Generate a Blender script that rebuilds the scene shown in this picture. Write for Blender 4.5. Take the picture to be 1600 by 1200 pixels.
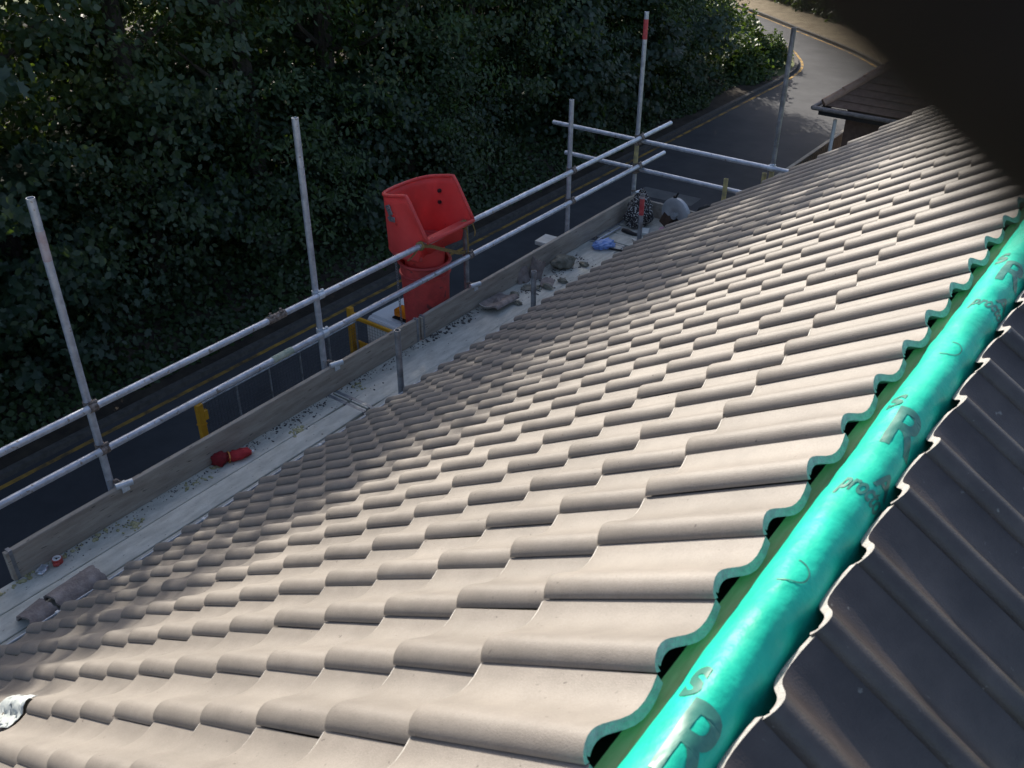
import bpy, bmesh, math, random
import numpy as np
from mathutils import Vector, Matrix, Euler, noise as mnoise

for o in list(bpy.data.objects):
    bpy.data.objects.remove(o, do_unlink=True)
scene = bpy.context.scene
col = scene.collection
random.seed(7)
rng = np.random.default_rng(11)
R = math.radians

# ------------------------------------------------------------------ camera
G = -4.6                      # road level; z = 0 is the top of the scaffold deck
CAM = Vector((4.888, 0.0, 4.043))
YAW, PITCH, ROLL = 0.6363, 0.5599, 0.004
cy, sy, cp, sp = math.cos(YAW), math.sin(YAW), math.cos(PITCH), math.sin(PITCH)
fwd = Vector((-sy*cp, cy*cp, -sp)); rgt = Vector((cy, sy, 0)); upv = rgt.cross(fwd)
cr, sr = math.cos(ROLL), math.sin(ROLL)
r2 = rgt*cr + upv*sr; u2 = -rgt*sr + upv*cr
CM = Matrix(((r2.x, u2.x, -fwd.x, CAM.x), (r2.y, u2.y, -fwd.y, CAM.y), (r2.z, u2.z, -fwd.z, CAM.z), (0, 0, 0, 1)))
cam = bpy.data.cameras.new('camera')
camo = bpy.data.objects.new('camera', cam); col.objects.link(camo)
camo.matrix_world = CM
cam.sensor_width = 36.0
cam.lens = 36.0*1478.7/1600
cam.clip_start = 0.002; cam.clip_end = 900
cam.dof.use_dof = True; cam.dof.focus_distance = 7.0; cam.dof.aperture_fstop = 10.5
scene.camera = camo

# ------------------------------------------------------------------ light
SUN = Vector((-0.78, 0.50, 0.585)).normalized()
ELEV = math.asin(SUN.z); AZ = math.atan2(SUN.x, SUN.y)
world = bpy.data.worlds.new("World"); scene.world = world
world.use_nodes = True
wn = world.node_tree; wn.nodes.clear()
sky = wn.nodes.new('ShaderNodeTexSky'); sky.sky_type = 'NISHITA'; sky.sun_disc = False
sky.sun_elevation = ELEV; sky.sun_rotation = AZ % (2*math.pi)
sky.air_density = 0.75; sky.dust_density = 2.2; sky.ozone_density = 0.4
bg = wn.nodes.new('ShaderNodeBackground'); bg.inputs['Strength'].default_value = 0.15
wo = wn.nodes.new('ShaderNodeOutputWorld')
wn.links.new(sky.outputs[0], bg.inputs[0]); wn.links.new(bg.outputs[0], wo.inputs[0])
sl = bpy.data.lights.new('sun', 'SUN'); sl.energy = 4.7; sl.angle = R(0.5); sl.color = (1.0, 0.93, 0.82)
so = bpy.data.objects.new('sun', sl); col.objects.link(so)
so.rotation_euler = (-SUN).to_track_quat('-Z', 'Y').to_euler(); so.location = (-20, 20, 30)
vs = scene.view_settings
vs.view_transform = 'Standard'; vs.look = 'None'; vs.exposure = 0.60; vs.gamma = 1.0; vs.use_curve_mapping = False
scene.cycles.max_bounces = 6; scene.cycles.transparent_max_bounces = 8
scene.cycles.use_denoising = True

# ------------------------------------------------------------------ materials
def mat(name, c1, c2=None, rough=0.7, metal=0.0, scale=6.0, detail=6.0, mix=(0.35, 0.65), bump=0.0, bscale=80.0,
        speck=None, rand=0.0, stretch=None, spec=0.5, trans=None, coords='Object', mottle=None):
    m = bpy.data.materials.new(name); m.use_nodes = True
    nt = m.node_tree; n = nt.nodes; l = nt.links
    b = n['Principled BSDF']
    b.inputs['Roughness'].default_value = rough; b.inputs['Metallic'].default_value = metal
    b.inputs['Specular IOR Level'].default_value = spec
    tc = n.new('ShaderNodeTexCoord'); src = tc.outputs[coords]
    if stretch:
        mp = n.new('ShaderNodeMapping'); mp.inputs['Scale'].default_value = stretch
        l.new(src, mp.inputs[0]); src = mp.outputs[0]
    if rand:
        oi = n.new('ShaderNodeObjectInfo'); ad = n.new('ShaderNodeVectorMath'); ad.operation = 'MULTIPLY_ADD'
        l.new(oi.outputs['Random'], ad.inputs[0]); ad.inputs[1].default_value = (37, 53, 71); l.new(src, ad.inputs[2]); src = ad.outputs[0]
    out = None
    if c2 is None:
        rgb = n.new('ShaderNodeRGB'); rgb.outputs[0].default_value = (*c1, 1); out = rgb.outputs[0]
    else:
        nz = n.new('ShaderNodeTexNoise'); nz.inputs['Scale'].default_value = scale; nz.inputs['Detail'].default_value = detail
        nz.inputs['Roughness'].default_value = 0.6
        l.new(src, nz.inputs['Vector'])
        rp = n.new('ShaderNodeValToRGB'); rp.color_ramp.elements[0].position = mix[0]; rp.color_ramp.elements[1].position = mix[1]
        rp.color_ramp.elements[0].color = (*c1, 1); rp.color_ramp.elements[1].color = (*c2, 1)
        l.new(nz.outputs[0], rp.inputs[0]); out = rp.outputs[0]
    if speck:
        sc, thr, cc = speck
        n2 = n.new('ShaderNodeTexNoise'); n2.inputs['Scale'].default_value = sc; n2.inputs['Detail'].default_value = 3
        l.new(src, n2.inputs['Vector'])
        r3 = n.new('ShaderNodeValToRGB'); r3.color_ramp.elements[0].position = thr; r3.color_ramp.elements[1].position = thr+0.05
        r3.color_ramp.elements[0].color = (0, 0, 0, 1); r3.color_ramp.elements[1].color = (1, 1, 1, 1)
        l.new(n2.outputs[0], r3.inputs[0])
        mx = n.new('ShaderNodeMix'); mx.data_type = 'RGBA'
        l.new(r3.outputs[0], mx.inputs[0]); l.new(out, mx.inputs[6]); mx.inputs[7].default_value = (*cc, 1); out = mx.outputs[2]
    if mottle:
        n4 = n.new('ShaderNodeTexNoise'); n4.inputs['Scale'].default_value = mottle[0]; n4.inputs['Detail'].default_value = 7; n4.inputs['Roughness'].default_value = 0.65
        l.new(src, n4.inputs['Vector']); m4 = n.new('ShaderNodeMapRange'); m4.inputs[1].default_value = 0.3; m4.inputs[2].default_value = 0.7
        m4.inputs[3].default_value = 1-mottle[1]; m4.inputs[4].default_value = 1+mottle[1]; l.new(n4.outputs[0], m4.inputs[0])
        h4 = n.new('ShaderNodeHueSaturation'); l.new(m4.outputs[0], h4.inputs['Value']); l.new(out, h4.inputs['Color']); out = h4.outputs[0]
    if rand:
        hs = n.new('ShaderNodeHueSaturation'); mr = n.new('ShaderNodeMapRange')
        mr.inputs[3].default_value = 1-rand; mr.inputs[4].default_value = 1+rand
        l.new(oi.outputs['Random'], mr.inputs[0]); l.new(mr.outputs[0], hs.inputs['Value']); l.new(out, hs.inputs['Color']); out = hs.outputs[0]
    l.new(out, b.inputs['Base Color'])
    if bump:
        nb = n.new('ShaderNodeTexNoise'); nb.inputs['Scale'].default_value = bscale; nb.inputs['Detail'].default_value = 5
        l.new(src, nb.inputs['Vector'])
        bp = n.new('ShaderNodeBump'); bp.inputs['Strength'].default_value = bump; bp.inputs['Distance'].default_value = 0.01
        l.new(nb.outputs[0], bp.inputs['Height']); l.new(bp.outputs[0], b.inputs['Normal'])
    if trans:
        tl = n.new('ShaderNodeBsdfTranslucent'); tl.inputs[0].default_value = (*trans[1], 1)
        ms = n.new('ShaderNodeMixShader'); ms.inputs[0].default_value = trans[0]
        l.new(b.outputs[0], ms.inputs[1]); l.new(tl.outputs[0], ms.inputs[2]); l.new(ms.outputs[0], n['Material Output'].inputs[0])
    return m

M = {}
M['tile'] = mat('tile_concrete', (0.204, 0.180, 0.155), (0.268, 0.240, 0.210), 0.56, scale=240, mix=(0.25, 0.75), bump=0.16, bscale=420, speck=(75, 0.70, (0.11, 0.09, 0.08)), rand=0.11, mottle=(9, 0.13))
M['tile_edge'] = mat('tile_raw_edge', (0.32, 0.31, 0.29), (0.46, 0.44, 0.41), 0.85, scale=60, bump=0.5, bscale=150)
M['tile_shaded'] = mat('tile_shade_darkened', (0.056, 0.045, 0.042), (0.086, 0.070, 0.063), 0.40, scale=6, bump=0.15, bscale=260, speck=(42, 0.71, (0.20, 0.19, 0.17)), rand=0.10, mottle=(7, 0.22))  # pantile colour darkened to carry the shade of the slope facing away
M['old_tile'] = mat('old_tile', (0.19, 0.155, 0.14), (0.33, 0.285, 0.26), 0.85, scale=14, bump=0.5, bscale=90)
M['membrane'] = mat('green_membrane', (0.012, 0.48, 0.325), (0.016, 0.56, 0.385), 0.46, scale=9, bump=0.26, bscale=38, spec=0.24, mottle=(6, 0.10))
M['print'] = mat('membrane_print', (0.03, 0.175, 0.135), (0.05, 0.22, 0.17), 0.42, scale=60)
M['batten'] = mat('treated_batten', (0.40, 0.54, 0.20), (0.50, 0.62, 0.26), 0.8, scale=20, stretch=(8, 1, 8))
M['galv'] = mat('galvanised_steel', (0.42, 0.46, 0.52), (0.62, 0.66, 0.72), 0.42, metal=0.55, scale=18, bump=0.15, bscale=60, stretch=(1, 1, 1), speck=(24, 0.66, (0.30, 0.28, 0.26)), mottle=(5, 0.16))
M['galv_dull'] = mat('dull_steel', (0.20, 0.21, 0.22), (0.36, 0.38, 0.41), 0.5, metal=0.5, scale=14, bump=0.2, bscale=60)
M['zinc'] = mat('zinc_bright', (0.55, 0.60, 0.64), (0.75, 0.80, 0.84), 0.35, metal=0.5, scale=30)
M['rust'] = mat('rusty_coupler', (0.10, 0.075, 0.06), (0.34, 0.30, 0.27), 0.65, metal=0.4, scale=40, bump=0.4)
M['yellow_paint_steel'] = mat('worn_yellow_tube', (0.30, 0.27, 0.16), (0.55, 0.47, 0.20), 0.6, scale=14)
M['red_paint'] = mat('red_paint', (0.45, 0.04, 0.05), (0.55, 0.10, 0.10), 0.5, scale=30)
M['red_faint'] = mat('faded_red_paint', (0.44, 0.34, 0.35), (0.54, 0.50, 0.52), 0.5, metal=0.3, scale=20)
M['deck'] = mat('weathered_board', (0.42, 0.415, 0.36), (0.58, 0.57, 0.50), 0.8, scale=5, detail=9, stretch=(4, 1.2, 4), bump=0.3, bscale=60, speck=(16, 0.68, (0.16, 0.15, 0.13)), rand=0.07)
M['toe'] = mat('toe_board_wood', (0.30, 0.265, 0.22), (0.44, 0.40, 0.34), 0.85, scale=4, detail=9, stretch=(4, 0.8, 6), bump=0.25, bscale=50, speck=(14, 0.66, (0.09, 0.08, 0.07)), rand=0.06)
M['pale_wood'] = mat('pale_wood', (0.50, 0.50, 0.46), (0.66, 0.66, 0.62), 0.8, scale=8)
M['red_plastic'] = mat('red_plastic', (0.82, 0.13, 0.12), (0.87, 0.17, 0.155), 0.5, scale=5, mottle=(4, 0.14), speck=(13, 0.68, (0.42, 0.08, 0.075)), bump=0.1, bscale=25, trans=(0.45, (0.92, 0.10, 0.085)))
M['red_dirty'] = mat('red_plastic_scuffed', (0.50, 0.07, 0.065), (0.70, 0.085, 0.08), 0.55, scale=5, bump=0.15, bscale=25, mottle=(5, 0.2), speck=(9, 0.61, (0.20, 0.06, 0.06)), trans=(0.12, (0.6, 0.03, 0.03)))
M['strap'] = mat('webbing', (0.20, 0.14, 0.05), (0.33, 0.24, 0.09), 0.8, scale=40)
M['bolt'] = mat('dark_bolt', (0.03, 0.03, 0.035), (0.10, 0.09, 0.09), 0.5, metal=0.6, scale=50)
M['asphalt'] = mat('asphalt', (0.052, 0.053, 0.058), (0.074, 0.075, 0.080), 0.85, scale=1.2, detail=8, bump=0.10, bscale=70, mottle=(0.35, 0.16))
M['asphalt_worn'] = mat('worn_asphalt', (0.13, 0.13, 0.13), (0.19, 0.19, 0.18), 0.85, scale=3, detail=8, bump=0.3, bscale=55)
M['yellow_line'] = mat('yellow_line', (0.12, 0.085, 0.045), (0.52, 0.30, 0.05), 0.75, scale=3.5, detail=10, mix=(0.38, 0.62))
M['kerb'] = mat('kerb_stone', (0.075, 0.07, 0.062), (0.12, 0.11, 0.10), 0.85, scale=9, bump=0.3, rand=0.1)
M['earth'] = mat('earth', (0.030, 0.022, 0.016), (0.065, 0.05, 0.035), 0.95, scale=3, bump=0.6, bscale=14)
M['field'] = mat('meadow', (0.06, 0.085, 0.025), (0.15, 0.17, 0.065), 0.95, scale=0.8, bump=0.6, bscale=8)
M['dry'] = mat('dry_verge', (0.17, 0.13, 0.08), (0.27, 0.22, 0.14), 0.95, scale=2, bump=0.6, bscale=9)
M['bark'] = mat('bark', (0.035, 0.027, 0.020), (0.08, 0.065, 0.05), 0.95, scale=6, stretch=(4, 4, 0.8), bump=0.8, bscale=14)
M['leaf_blue'] = mat('maple_leaf', (0.030, 0.056, 0.036), (0.052, 0.086, 0.050), 0.42, scale=3, rand=0.15, trans=(0.30, (0.13, 0.22, 0.02)))
M['leaf_mid'] = mat('ash_leaf', (0.030, 0.056, 0.026), (0.056, 0.090, 0.038), 0.45, scale=3, rand=0.15, trans=(0.30, (0.14, 0.22, 0.02)))
M['leaf_green'] = mat('lush_leaf', (0.034, 0.070, 0.020), (0.058, 0.110, 0.032), 0.5, scale=3, rand=0.15, trans=(0.25, (0.15, 0.24, 0.02)))
M['leaf_low'] = mat('ivy_leaf', (0.026, 0.050, 0.018), (0.048, 0.082, 0.026), 0.5, scale=1.5, trans=(0.2, (0.12, 0.18, 0.02)))
M['brick'] = mat('brick_red', (0.12, 0.07, 0.05), (0.18, 0.11, 0.08), 0.85, scale=12, bump=0.3)
M['soffit'] = mat('white_upvc', (0.72, 0.72, 0.70), (0.80, 0.80, 0.78), 0.4, scale=6)
M['gutter'] = mat('gutter_grey', (0.50, 0.52, 0.54), (0.66, 0.68, 0.70), 0.4, scale=10)
M['moss'] = mat('moss', (0.26, 0.25, 0.12), (0.46, 0.43, 0.26), 0.95, scale=30, bump=0.5)
M['crumb'] = mat('mortar_crumb', (0.045, 0.042, 0.040), (0.17, 0.16, 0.15), 0.95, scale=9, bump=0.4)
M['dark_rubber'] = mat('dark_rubber', (0.012, 0.012, 0.013), (0.025, 0.025, 0.027), 0.6, scale=20)
M['white_paint'] = mat('white_vehicle_paint', (0.66, 0.67, 0.68), (0.74, 0.75, 0.76), 0.35, scale=2)
M['yellow_paint'] = mat('yellow_vehicle_paint', (0.52, 0.24, 0.012), (0.64, 0.33, 0.03), 0.5, scale=8, speck=(14, 0.70, (0.12, 0.08, 0.03)))
M['mesh_wire'] = mat('mesh_wire', (0.10, 0.10, 0.10), (0.17, 0.17, 0.17), 0.5, metal=0.5, scale=10)
M['amber'] = mat('amber_lens', (0.62, 0.16, 0.01), (0.70, 0.22, 0.02), 0.2, scale=10)
M['glass'] = mat('dark_glass', (0.02, 0.025, 0.03), None, 0.08)
M['bulk_bag'] = mat('bulk_bag', (0.50, 0.47, 0.41), (0.60, 0.57, 0.51), 0.85, scale=6, bump=0.5, bscale=12)
M['red_cloth'] = mat('red_cloth', (0.33, 0.012, 0.02), (0.45, 0.03, 0.035), 0.8, scale=14, bump=0.6, bscale=30)
M['orange'] = mat('orange_band', (0.62, 0.25, 0.06), (0.7, 0.33, 0.1), 0.7, scale=20)
M['white_sheet'] = mat('white_paper', (0.46, 0.50, 0.49), (0.60, 0.64, 0.61), 0.6, scale=9, bump=0.4, bscale=25)
M['blue_bag'] = mat('blue_bag', (0.26, 0.42, 0.82), (0.38, 0.55, 0.90), 0.4, scale=7, bump=0.5, bscale=16, trans=(0.25, (0.2, 0.35, 0.9)))
M['fleck'] = mat('flecked_cloth', (0.018, 0.018, 0.02), (0.045, 0.04, 0.04), 0.9, scale=9, speck=(70, 0.55, (0.50, 0.50, 0.48)), bump=0.6, bscale=30)
M['saw_grey'] = mat('saw_guard_grey', (0.34, 0.36, 0.38), (0.48, 0.50, 0.52), 0.45, metal=0.3, scale=9)
M['saw_orange'] = mat('saw_orange', (0.50, 0.12, 0.03), (0.58, 0.17, 0.05), 0.5, scale=9)
M['silver'] = mat('silver_metal', (0.45, 0.46, 0.50), (0.62, 0.63, 0.66), 0.3, metal=0.7, scale=30)
M['tape_red'] = mat('tape_red', (0.40, 0.05, 0.04), (0.46, 0.07, 0.06), 0.4, scale=20)
M['pink'] = mat('pink_glove', (0.55, 0.22, 0.38), (0.68, 0.40, 0.52), 0.7, scale=30)
M['mortar_stone'] = mat('dirty_stone', (0.10, 0.10, 0.075), (0.27, 0.26, 0.21), 0.95, scale=14, bump=0.7, bscale=40)
M['nbr_tile'] = mat('brown_plain_tile', (0.15, 0.092, 0.065), (0.22, 0.14, 0.10), 0.85, scale=9, rand=0.15, bump=0.3)
M['hip'] = mat('hip_tile', (0.36, 0.22, 0.15), (0.46, 0.29, 0.20), 0.85, scale=9, rand=0.1)
M['fence_wood'] = mat('fence_wood', (0.42, 0.38, 0.30), (0.56, 0.51, 0.42), 0.85, scale=6, stretch=(1, 1, 5))
M['skin'] = mat('skin', (0.30, 0.17, 0.12), (0.36, 0.21, 0.15), 0.55, scale=40, bump=0.2, bscale=400)
M['underlay'] = mat('roof_underlay', (0.06, 0.085, 0.05), (0.10, 0.12, 0.075), 0.9, scale=8)
M['glove'] = mat('hand_shade_dark', (0.036, 0.027, 0.022), (0.050, 0.038, 0.031), 0.9, scale=300, spec=0.15)  # hand colour made near black: the unlit lens side is painted in
M['nail'] = mat('nail', (0.40, 0.25, 0.20), None, 0.35)
M['sleeve'] = mat('dark_sleeve', (0.02, 0.02, 0.024), (0.04, 0.04, 0.045), 0.9, scale=20, bump=0.4)
M['phone_body'] = mat('phone_body', (0.02, 0.02, 0.022), None, 0.35)
M['white_lip'] = mat('chipped_sunlit_arris', (0.48, 0.46, 0.43), (0.62, 0.60, 0.55), 0.9, scale=60)  # worn pale arris; its sunlit line is painted in as lighter colour

# ------------------------------------------------------------------ helpers
def link(o, parent=None):
    col.objects.link(o)
    if parent is not None: o.parent = parent
    return o
def tag(o, label=None, cat=None, group=None, kind=None):
    if label: o['label'] = label
    if cat: o['category'] = cat
    if group: o['group'] = group
    if kind: o['kind'] = kind
    return o
def empty(name, loc, label, cat, group=None, rot=(0, 0, 0)):
    o = bpy.data.objects.new(name, None); o.empty_display_size = 0.1
    o.location = loc; o.rotation_euler = rot; col.objects.link(o)
    return tag(o, label, cat, group)
def from_bm(name, bm, m, parent=None, smooth=False, angle=None):
    me = bpy.data.meshes.new(name); bm.normal_update(); bm.to_mesh(me); bm.free()
    for mm in (m if isinstance(m, (list, tuple)) else [m]): me.materials.append(mm)
    if smooth:
        me.polygons.foreach_set('use_smooth', [True]*len(me.polygons))
        if angle: me.set_sharp_from_angle(angle=angle)
    o = bpy.data.objects.new(name, me)
    return link(o, parent)
def from_np(name, v, f, m, parent=None, smooth=False, fm=None):
    me = bpy.data.meshes.new(name)
    f = np.asarray(f); k = f.shape[1]
    me.vertices.add(len(v)); me.vertices.foreach_set('co', np.asarray(v, dtype=np.float32).ravel())
    me.loops.add(f.size); me.loops.foreach_set('vertex_index', f.ravel().astype(np.int32))
    me.polygons.add(len(f)); me.polygons.foreach_set('loop_start', np.arange(0, f.size, k, dtype=np.int32))
    if smooth: me.polygons.foreach_set('use_smooth', np.ones(len(f), dtype=bool))
    me.update(calc_edges=True)
    for mm in (m if isinstance(m, (list, tuple)) else [m]): me.materials.append(mm)
    if fm is not None: me.polygons.foreach_set('material_index', np.asarray(fm, dtype=np.int32))
    me.validate()
    if name is None: return me
    return link(bpy.data.objects.new(name, me), parent)
def a_box(bm, c, s, rot=None, bev=0.0):
    mtx = Matrix.Translation(c) @ (rot.to_4x4() if rot is not None else Matrix()) @ Matrix.Diagonal((s[0], s[1], s[2], 1))
    r = bmesh.ops.create_cube(bm, size=1.0, matrix=mtx)
    if bev:
        es = list({e for v in r['verts'] for e in v.link_edges})
        bmesh.ops.bevel(bm, geom=es, offset=bev, segments=1, affect='EDGES')
def frame_from(d):
    d = Vector(d).normalized()
    a = Vector((0, 0, 1)) if abs(d.z) < 0.9 else Vector((1, 0, 0))
    x = a.cross(d).normalized(); y = d.cross(x)
    return x, y, d
def a_tube(bm, p, q, r, seg=12, r2=None, caps=True, wall=0.0):
    p = Vector(p); q = Vector(q); x, y, d = frame_from(q-p); r2 = r if r2 is None else r2
    def ring(c, rr): return [bm.verts.new(c + x*(rr*math.cos(2*math.pi*i/seg)) + y*(rr*math.sin(2*math.pi*i/seg))) for i in range(seg)]
    A = ring(p, r); B = ring(q, r2)
    for i in range(seg):
        j = (i+1) % seg; bm.faces.new((A[i], A[j], B[j], B[i]))
    if wall:
        A2 = ring(p, r-wall); B2 = ring(q, r2-wall)
        for i in range(seg):
            j = (i+1) % seg
            bm.faces.new((A2[j], A2[i], B2[i], B2[j])); bm.faces.new((A[j], A[i], A2[i], A2[j])); bm.faces.new((B[i], B[j], B2[j], B2[i]))
    elif caps:
        bm.faces.new(A[::-1]); bm.faces.new(B)
def a_path(bm, pts, r, seg=8, closed=False):
    pts = [Vector(p) for p in pts]; n = len(pts); rings = []
    for i, p in enumerate(pts):
        if closed: d = pts[(i+1) % n] - pts[i-1]
        else: d = pts[min(i+1, n-1)] - pts[max(i-1, 0)]
        x, y, d = frame_from(d)
        rr = r[i] if isinstance(r, (list, tuple)) else r
        rings.append([bm.verts.new(p + x*(rr*math.cos(2*math.pi*k/seg)) + y*(rr*math.sin(2*math.pi*k/seg))) for k in range(seg)])
    for i in range(n if closed else n-1):
        A = rings[i]; B = rings[(i+1) % n]
        off = 0
        if closed and i == n-1: off = min(range(seg), key=lambda s: (A[0].co-B[s].co).length)
        for k in range(seg):
            j = (k+1) % seg; bm.faces.new((A[k], A[j], B[(j+off) % seg], B[(k+off) % seg]))
    if not closed:
        bm.faces.new(rings[0][::-1]); bm.faces.new(rings[-1])
def a_blob(bm, c, s, sub=2, amp=0.25, freq=3.0, seed=0, flat=None):
    r = bmesh.ops.create_icosphere(bm, subdivisions=sub, radius=1.0)
    for v in r['verts']:
        n = v.co.normalized()
        k = 1 + amp*mnoise.noise(n*freq + Vector((seed*7.3, seed*3.1, seed)))
        v.co = Vector((n.x*s[0]*k, n.y*s[1]*k, n.z*s[2]*k)) + Vector(c)
        if flat is not None and v.co.z < flat: v.co.z = flat
    return r['verts']
def ribbon(bm, pts, w, up=(0, 0, 1), th=0.003):
    pts = [Vector(p) for p in pts]; up = Vector(up); A = []
    for i, p in enumerate(pts):
        d = (pts[min(i+1, len(pts)-1)]-pts[max(i-1, 0)]).normalized(); nrm = d.cross(up).normalized()
        A.append([bm.verts.new(p + up*(w/2*a) + nrm*(th/2*b)) for a, b in ((-1, -1), (1, -1), (1, 1), (-1, 1))])
    for i in range(len(A)-1):
        for k in range(4):
            j = (k+1) % 4; bm.faces.new((A[i][k], A[i][j], A[i+1][j], A[i+1][k]))
    bm.faces.new(A[0][::-1]); bm.faces.new(A[-1])
def project(p):
    d = Vector(p)-CAM; z = d.dot(fwd)
    if z <= 0.01: return None
    return 800+1478.7*d.dot(r2)/z, 600-1478.7*d.dot(u2)/z, z

# ================================================================== SETTING
def sheet(name, pts, z, m, kind='structure', rel=True):
    bm = bmesh.new(); bm.faces.new([bm.verts.new((p[0], p[1], z)) for p in pts])
    return tag(from_bm(name, bm, m), kind=kind)
KX = -7.72
# outer ground and meadow beyond the trees
sheet('ground', [(-400, -300), (400, -300), (400, 500), (-400, 500)], G-0.06, M['field'])
# road: along the house then bending away round the wood
inner = [(KX, -40), (KX, -10), (KX, 10), (KX, 20), (KX, 27), (KX, 31), (KX, 33), (-7.95, 35), (-8.7, 36.6), (-10, 38.2), (-13, 40.0), (-18, 41.6), (-40, 45)]
outer = [(-0.6, -40), (-0.6, -10), (-0.6, 10), (-0.6, 20), (-0.6, 23.5), (-0.65, 26), (-1.2, 30.5), (-2.6, 33.6), (-4.6, 36.0), (-7.0, 38.6), (-10.3, 41.2), (-15, 44.6), (-22, 47.6), (-40, 51.5)]
bm = bmesh.new(); bm.faces.new([bm.verts.new((x, y, G)) for x, y in inner] + [bm.verts.new((x, y, G)) for x, y in outer[::-1]])
bmesh.ops.triangulate(bm, faces=bm.faces[:])
tag(from_bm('road', bm, M['asphalt']), kind='structure')
def strip(pts, w, off):
    L = []
    for i, p in enumerate(pts):
        a = Vector(pts[max(i-1, 0)]); b = Vector(pts[min(i+1, len(pts)-1)]); d = (b-a).normalized(); n = Vector((-d.y, d.x))
        L.append((Vector(p)+n*off, Vector(p)+n*(off+w)))
    return L
def densify(pts, n=4):
    out = []
    P = [Vector(p) for p in pts]
    for i in range(len(P)-1):
        p0 = P[max(i-1, 0)]; p1 = P[i]; p2 = P[i+1]; p3 = P[min(i+2, len(P)-1)]
        for k in range(n):
            t = k/n
            out.append(0.5*((2*p1)+(p2-p0)*t+(2*p0-5*p1+4*p2-p3)*t*t+(3*p1-p0-3*p2+p3)*t**3) if 0 < i < len(P)-2 else p1.lerp(p2, t))
    out.append(P[-1]); return out
for nm, pts, off in (('road_line', densify(inner), -0.20), ('road_line', densify(outer), 0.12)):
    bm = bmesh.new(); L = strip(pts, 0.09, off); V = [(bm.verts.new((a.x, a.y, G+0.004)), bm.verts.new((b.x, b.y, G+0.004))) for a, b in L]
    for i in range(len(V)-1): bm.faces.new((V[i][0], V[i+1][0], V[i+1][1], V[i][1]))
    tag(from_bm(nm, bm, M['yellow_line']), kind='structure')
def kerb(name, pts, off, w, h, m):
    bm = bmesh.new(); L = strip(pts, w, off); V = []
    for a, b in L: V.append([bm.verts.new((a.x, a.y, G-0.03)), bm.verts.new((a.x, a.y, G+h)), bm.verts.new((b.x, b.y, G+h)), bm.verts.new((b.x, b.y, G-0.03))])
    for i in range(len(V)-1):
        for k in range(3): bm.faces.new((V[i][k], V[i+1][k], V[i+1][k+1], V[i][k+1]))
    bmesh.ops.recalc_face_normals(bm, faces=bm.faces[:])
    return tag(from_bm(name, bm, m), kind='structure')
kerb('kerb', densify(inner), 0.0, 0.13, 0.09, M['kerb'])
kerb('kerb', densify(outer), -0.13, 0.13, 0.09, M['kerb'])
# pavement by the house and worn repair patch on the road
sheet('pavement', [(-0.46, -40), (12, -40), (12, 26), (-0.46, 26)], G+0.05, M['asphalt_worn'])
sheet('road_patch', [(-6.3, 20.25), (-4.7, 20.35), (-4.72, 20.95), (-6.25, 20.85)], G+0.004, M['asphalt_worn'])
# far verge outside the bend
bm = bmesh.new(); op = densify(outer)[26:]; L = strip(op, 5.0, -5.15)
V = [(bm.verts.new((a.x, a.y, G+0.35)), bm.verts.new((b.x, b.y, G+0.05))) for a, b in L]
for i in range(len(V)-1): bm.faces.new((V[i][0], V[i+1][0], V[i+1][1], V[i][1]))
bmesh.ops.recalc_face_normals(bm, faces=bm.faces[:])
tag(from_bm('verge', bm, M['dry']), kind='structure')
# wooded bank on the far side of the road
def bank_z(x):
    t = max(0.0, (KX-0.13-x))
    return G + 0.07 + 0.05*min(t, 0.9) + (0.42*(t-0.9) if t > 0.9 else 0)*(1 if t < 6 else 0) + (2.14 if t >= 6 else 0)
nx, ny = 34, 120
xs = np.concatenate([np.linspace(KX-0.13, -13.4, 24), np.linspace(-14, -24, 10)]); ys = np.linspace(-40, 33.4, ny)
V = []
for y in ys:
    for x in xs:
        ed = 1.0 if y < 30 else max(0.03, (33.6-y)/3.6)
        V.append((x, y, G+0.05 + (bank_z(x)-G-0.05)*ed + 0.10*mnoise.noise(Vector((x*0.9, y*0.9, 3)))*(1 if x < KX-0.5 else 0)))
F = [(j*nx+i, j*nx+i+1, (j+1)*nx+i+1, (j+1)*nx+i) for j in range(ny-1) for i in range(nx-1)]
tag(from_np('bank', V, [f[::-1] for f in F], M['earth'], smooth=True), kind='structure')

# ------------------------------------------------------------------ leaves and trees
def lobed():
    h = [(0.10, 0.02), (0.42, 0.03), (0.48, 0.27), (0.92, 0.36), (0.60, 0.54), (0.72, 0.88), (0.30, 0.74)]
    return np.array(h + [(0.0, 1.12)] + [(-x, y) for x, y in h[::-1]])
LOBE = lobed(); PLAIN = np.array([(0, 0), (0.30, 0.35), (0.25, 0.7), (0, 1.0), (-0.25, 0.7), (-0.30, 0.35)])
def leaf_arrays(P, N, S, shape):
    """P points (n,3), N normals (n,3), S sizes (n,), shape outline (k,2) -> verts, faces"""
    n = len(P); k = len(shape)
    N = N/np.linalg.norm(N, axis=1, keepdims=True)
    a = rng.normal(size=(n, 3)); a -= (a*N).sum(1, keepdims=True)*N; a /= np.linalg.norm(a, axis=1, keepdims=True)
    a[:, 2] -= 0.4; a -= (a*N).sum(1, keepdims=True)*N; a /= np.linalg.norm(a, axis=1, keepdims=True)
    b = np.cross(N, a)
    fold = 0.25*np.abs(shape[:, 0])
    v = P[:, None] + S[:, None, None]*(shape[None, :, 0, None]*b[:, None] + shape[None, :, 1, None]*a[:, None] - fold[None, :, None]*N[:, None])
    return v.reshape(-1, 3), np.arange(n*k).reshape(n, k)
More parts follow.
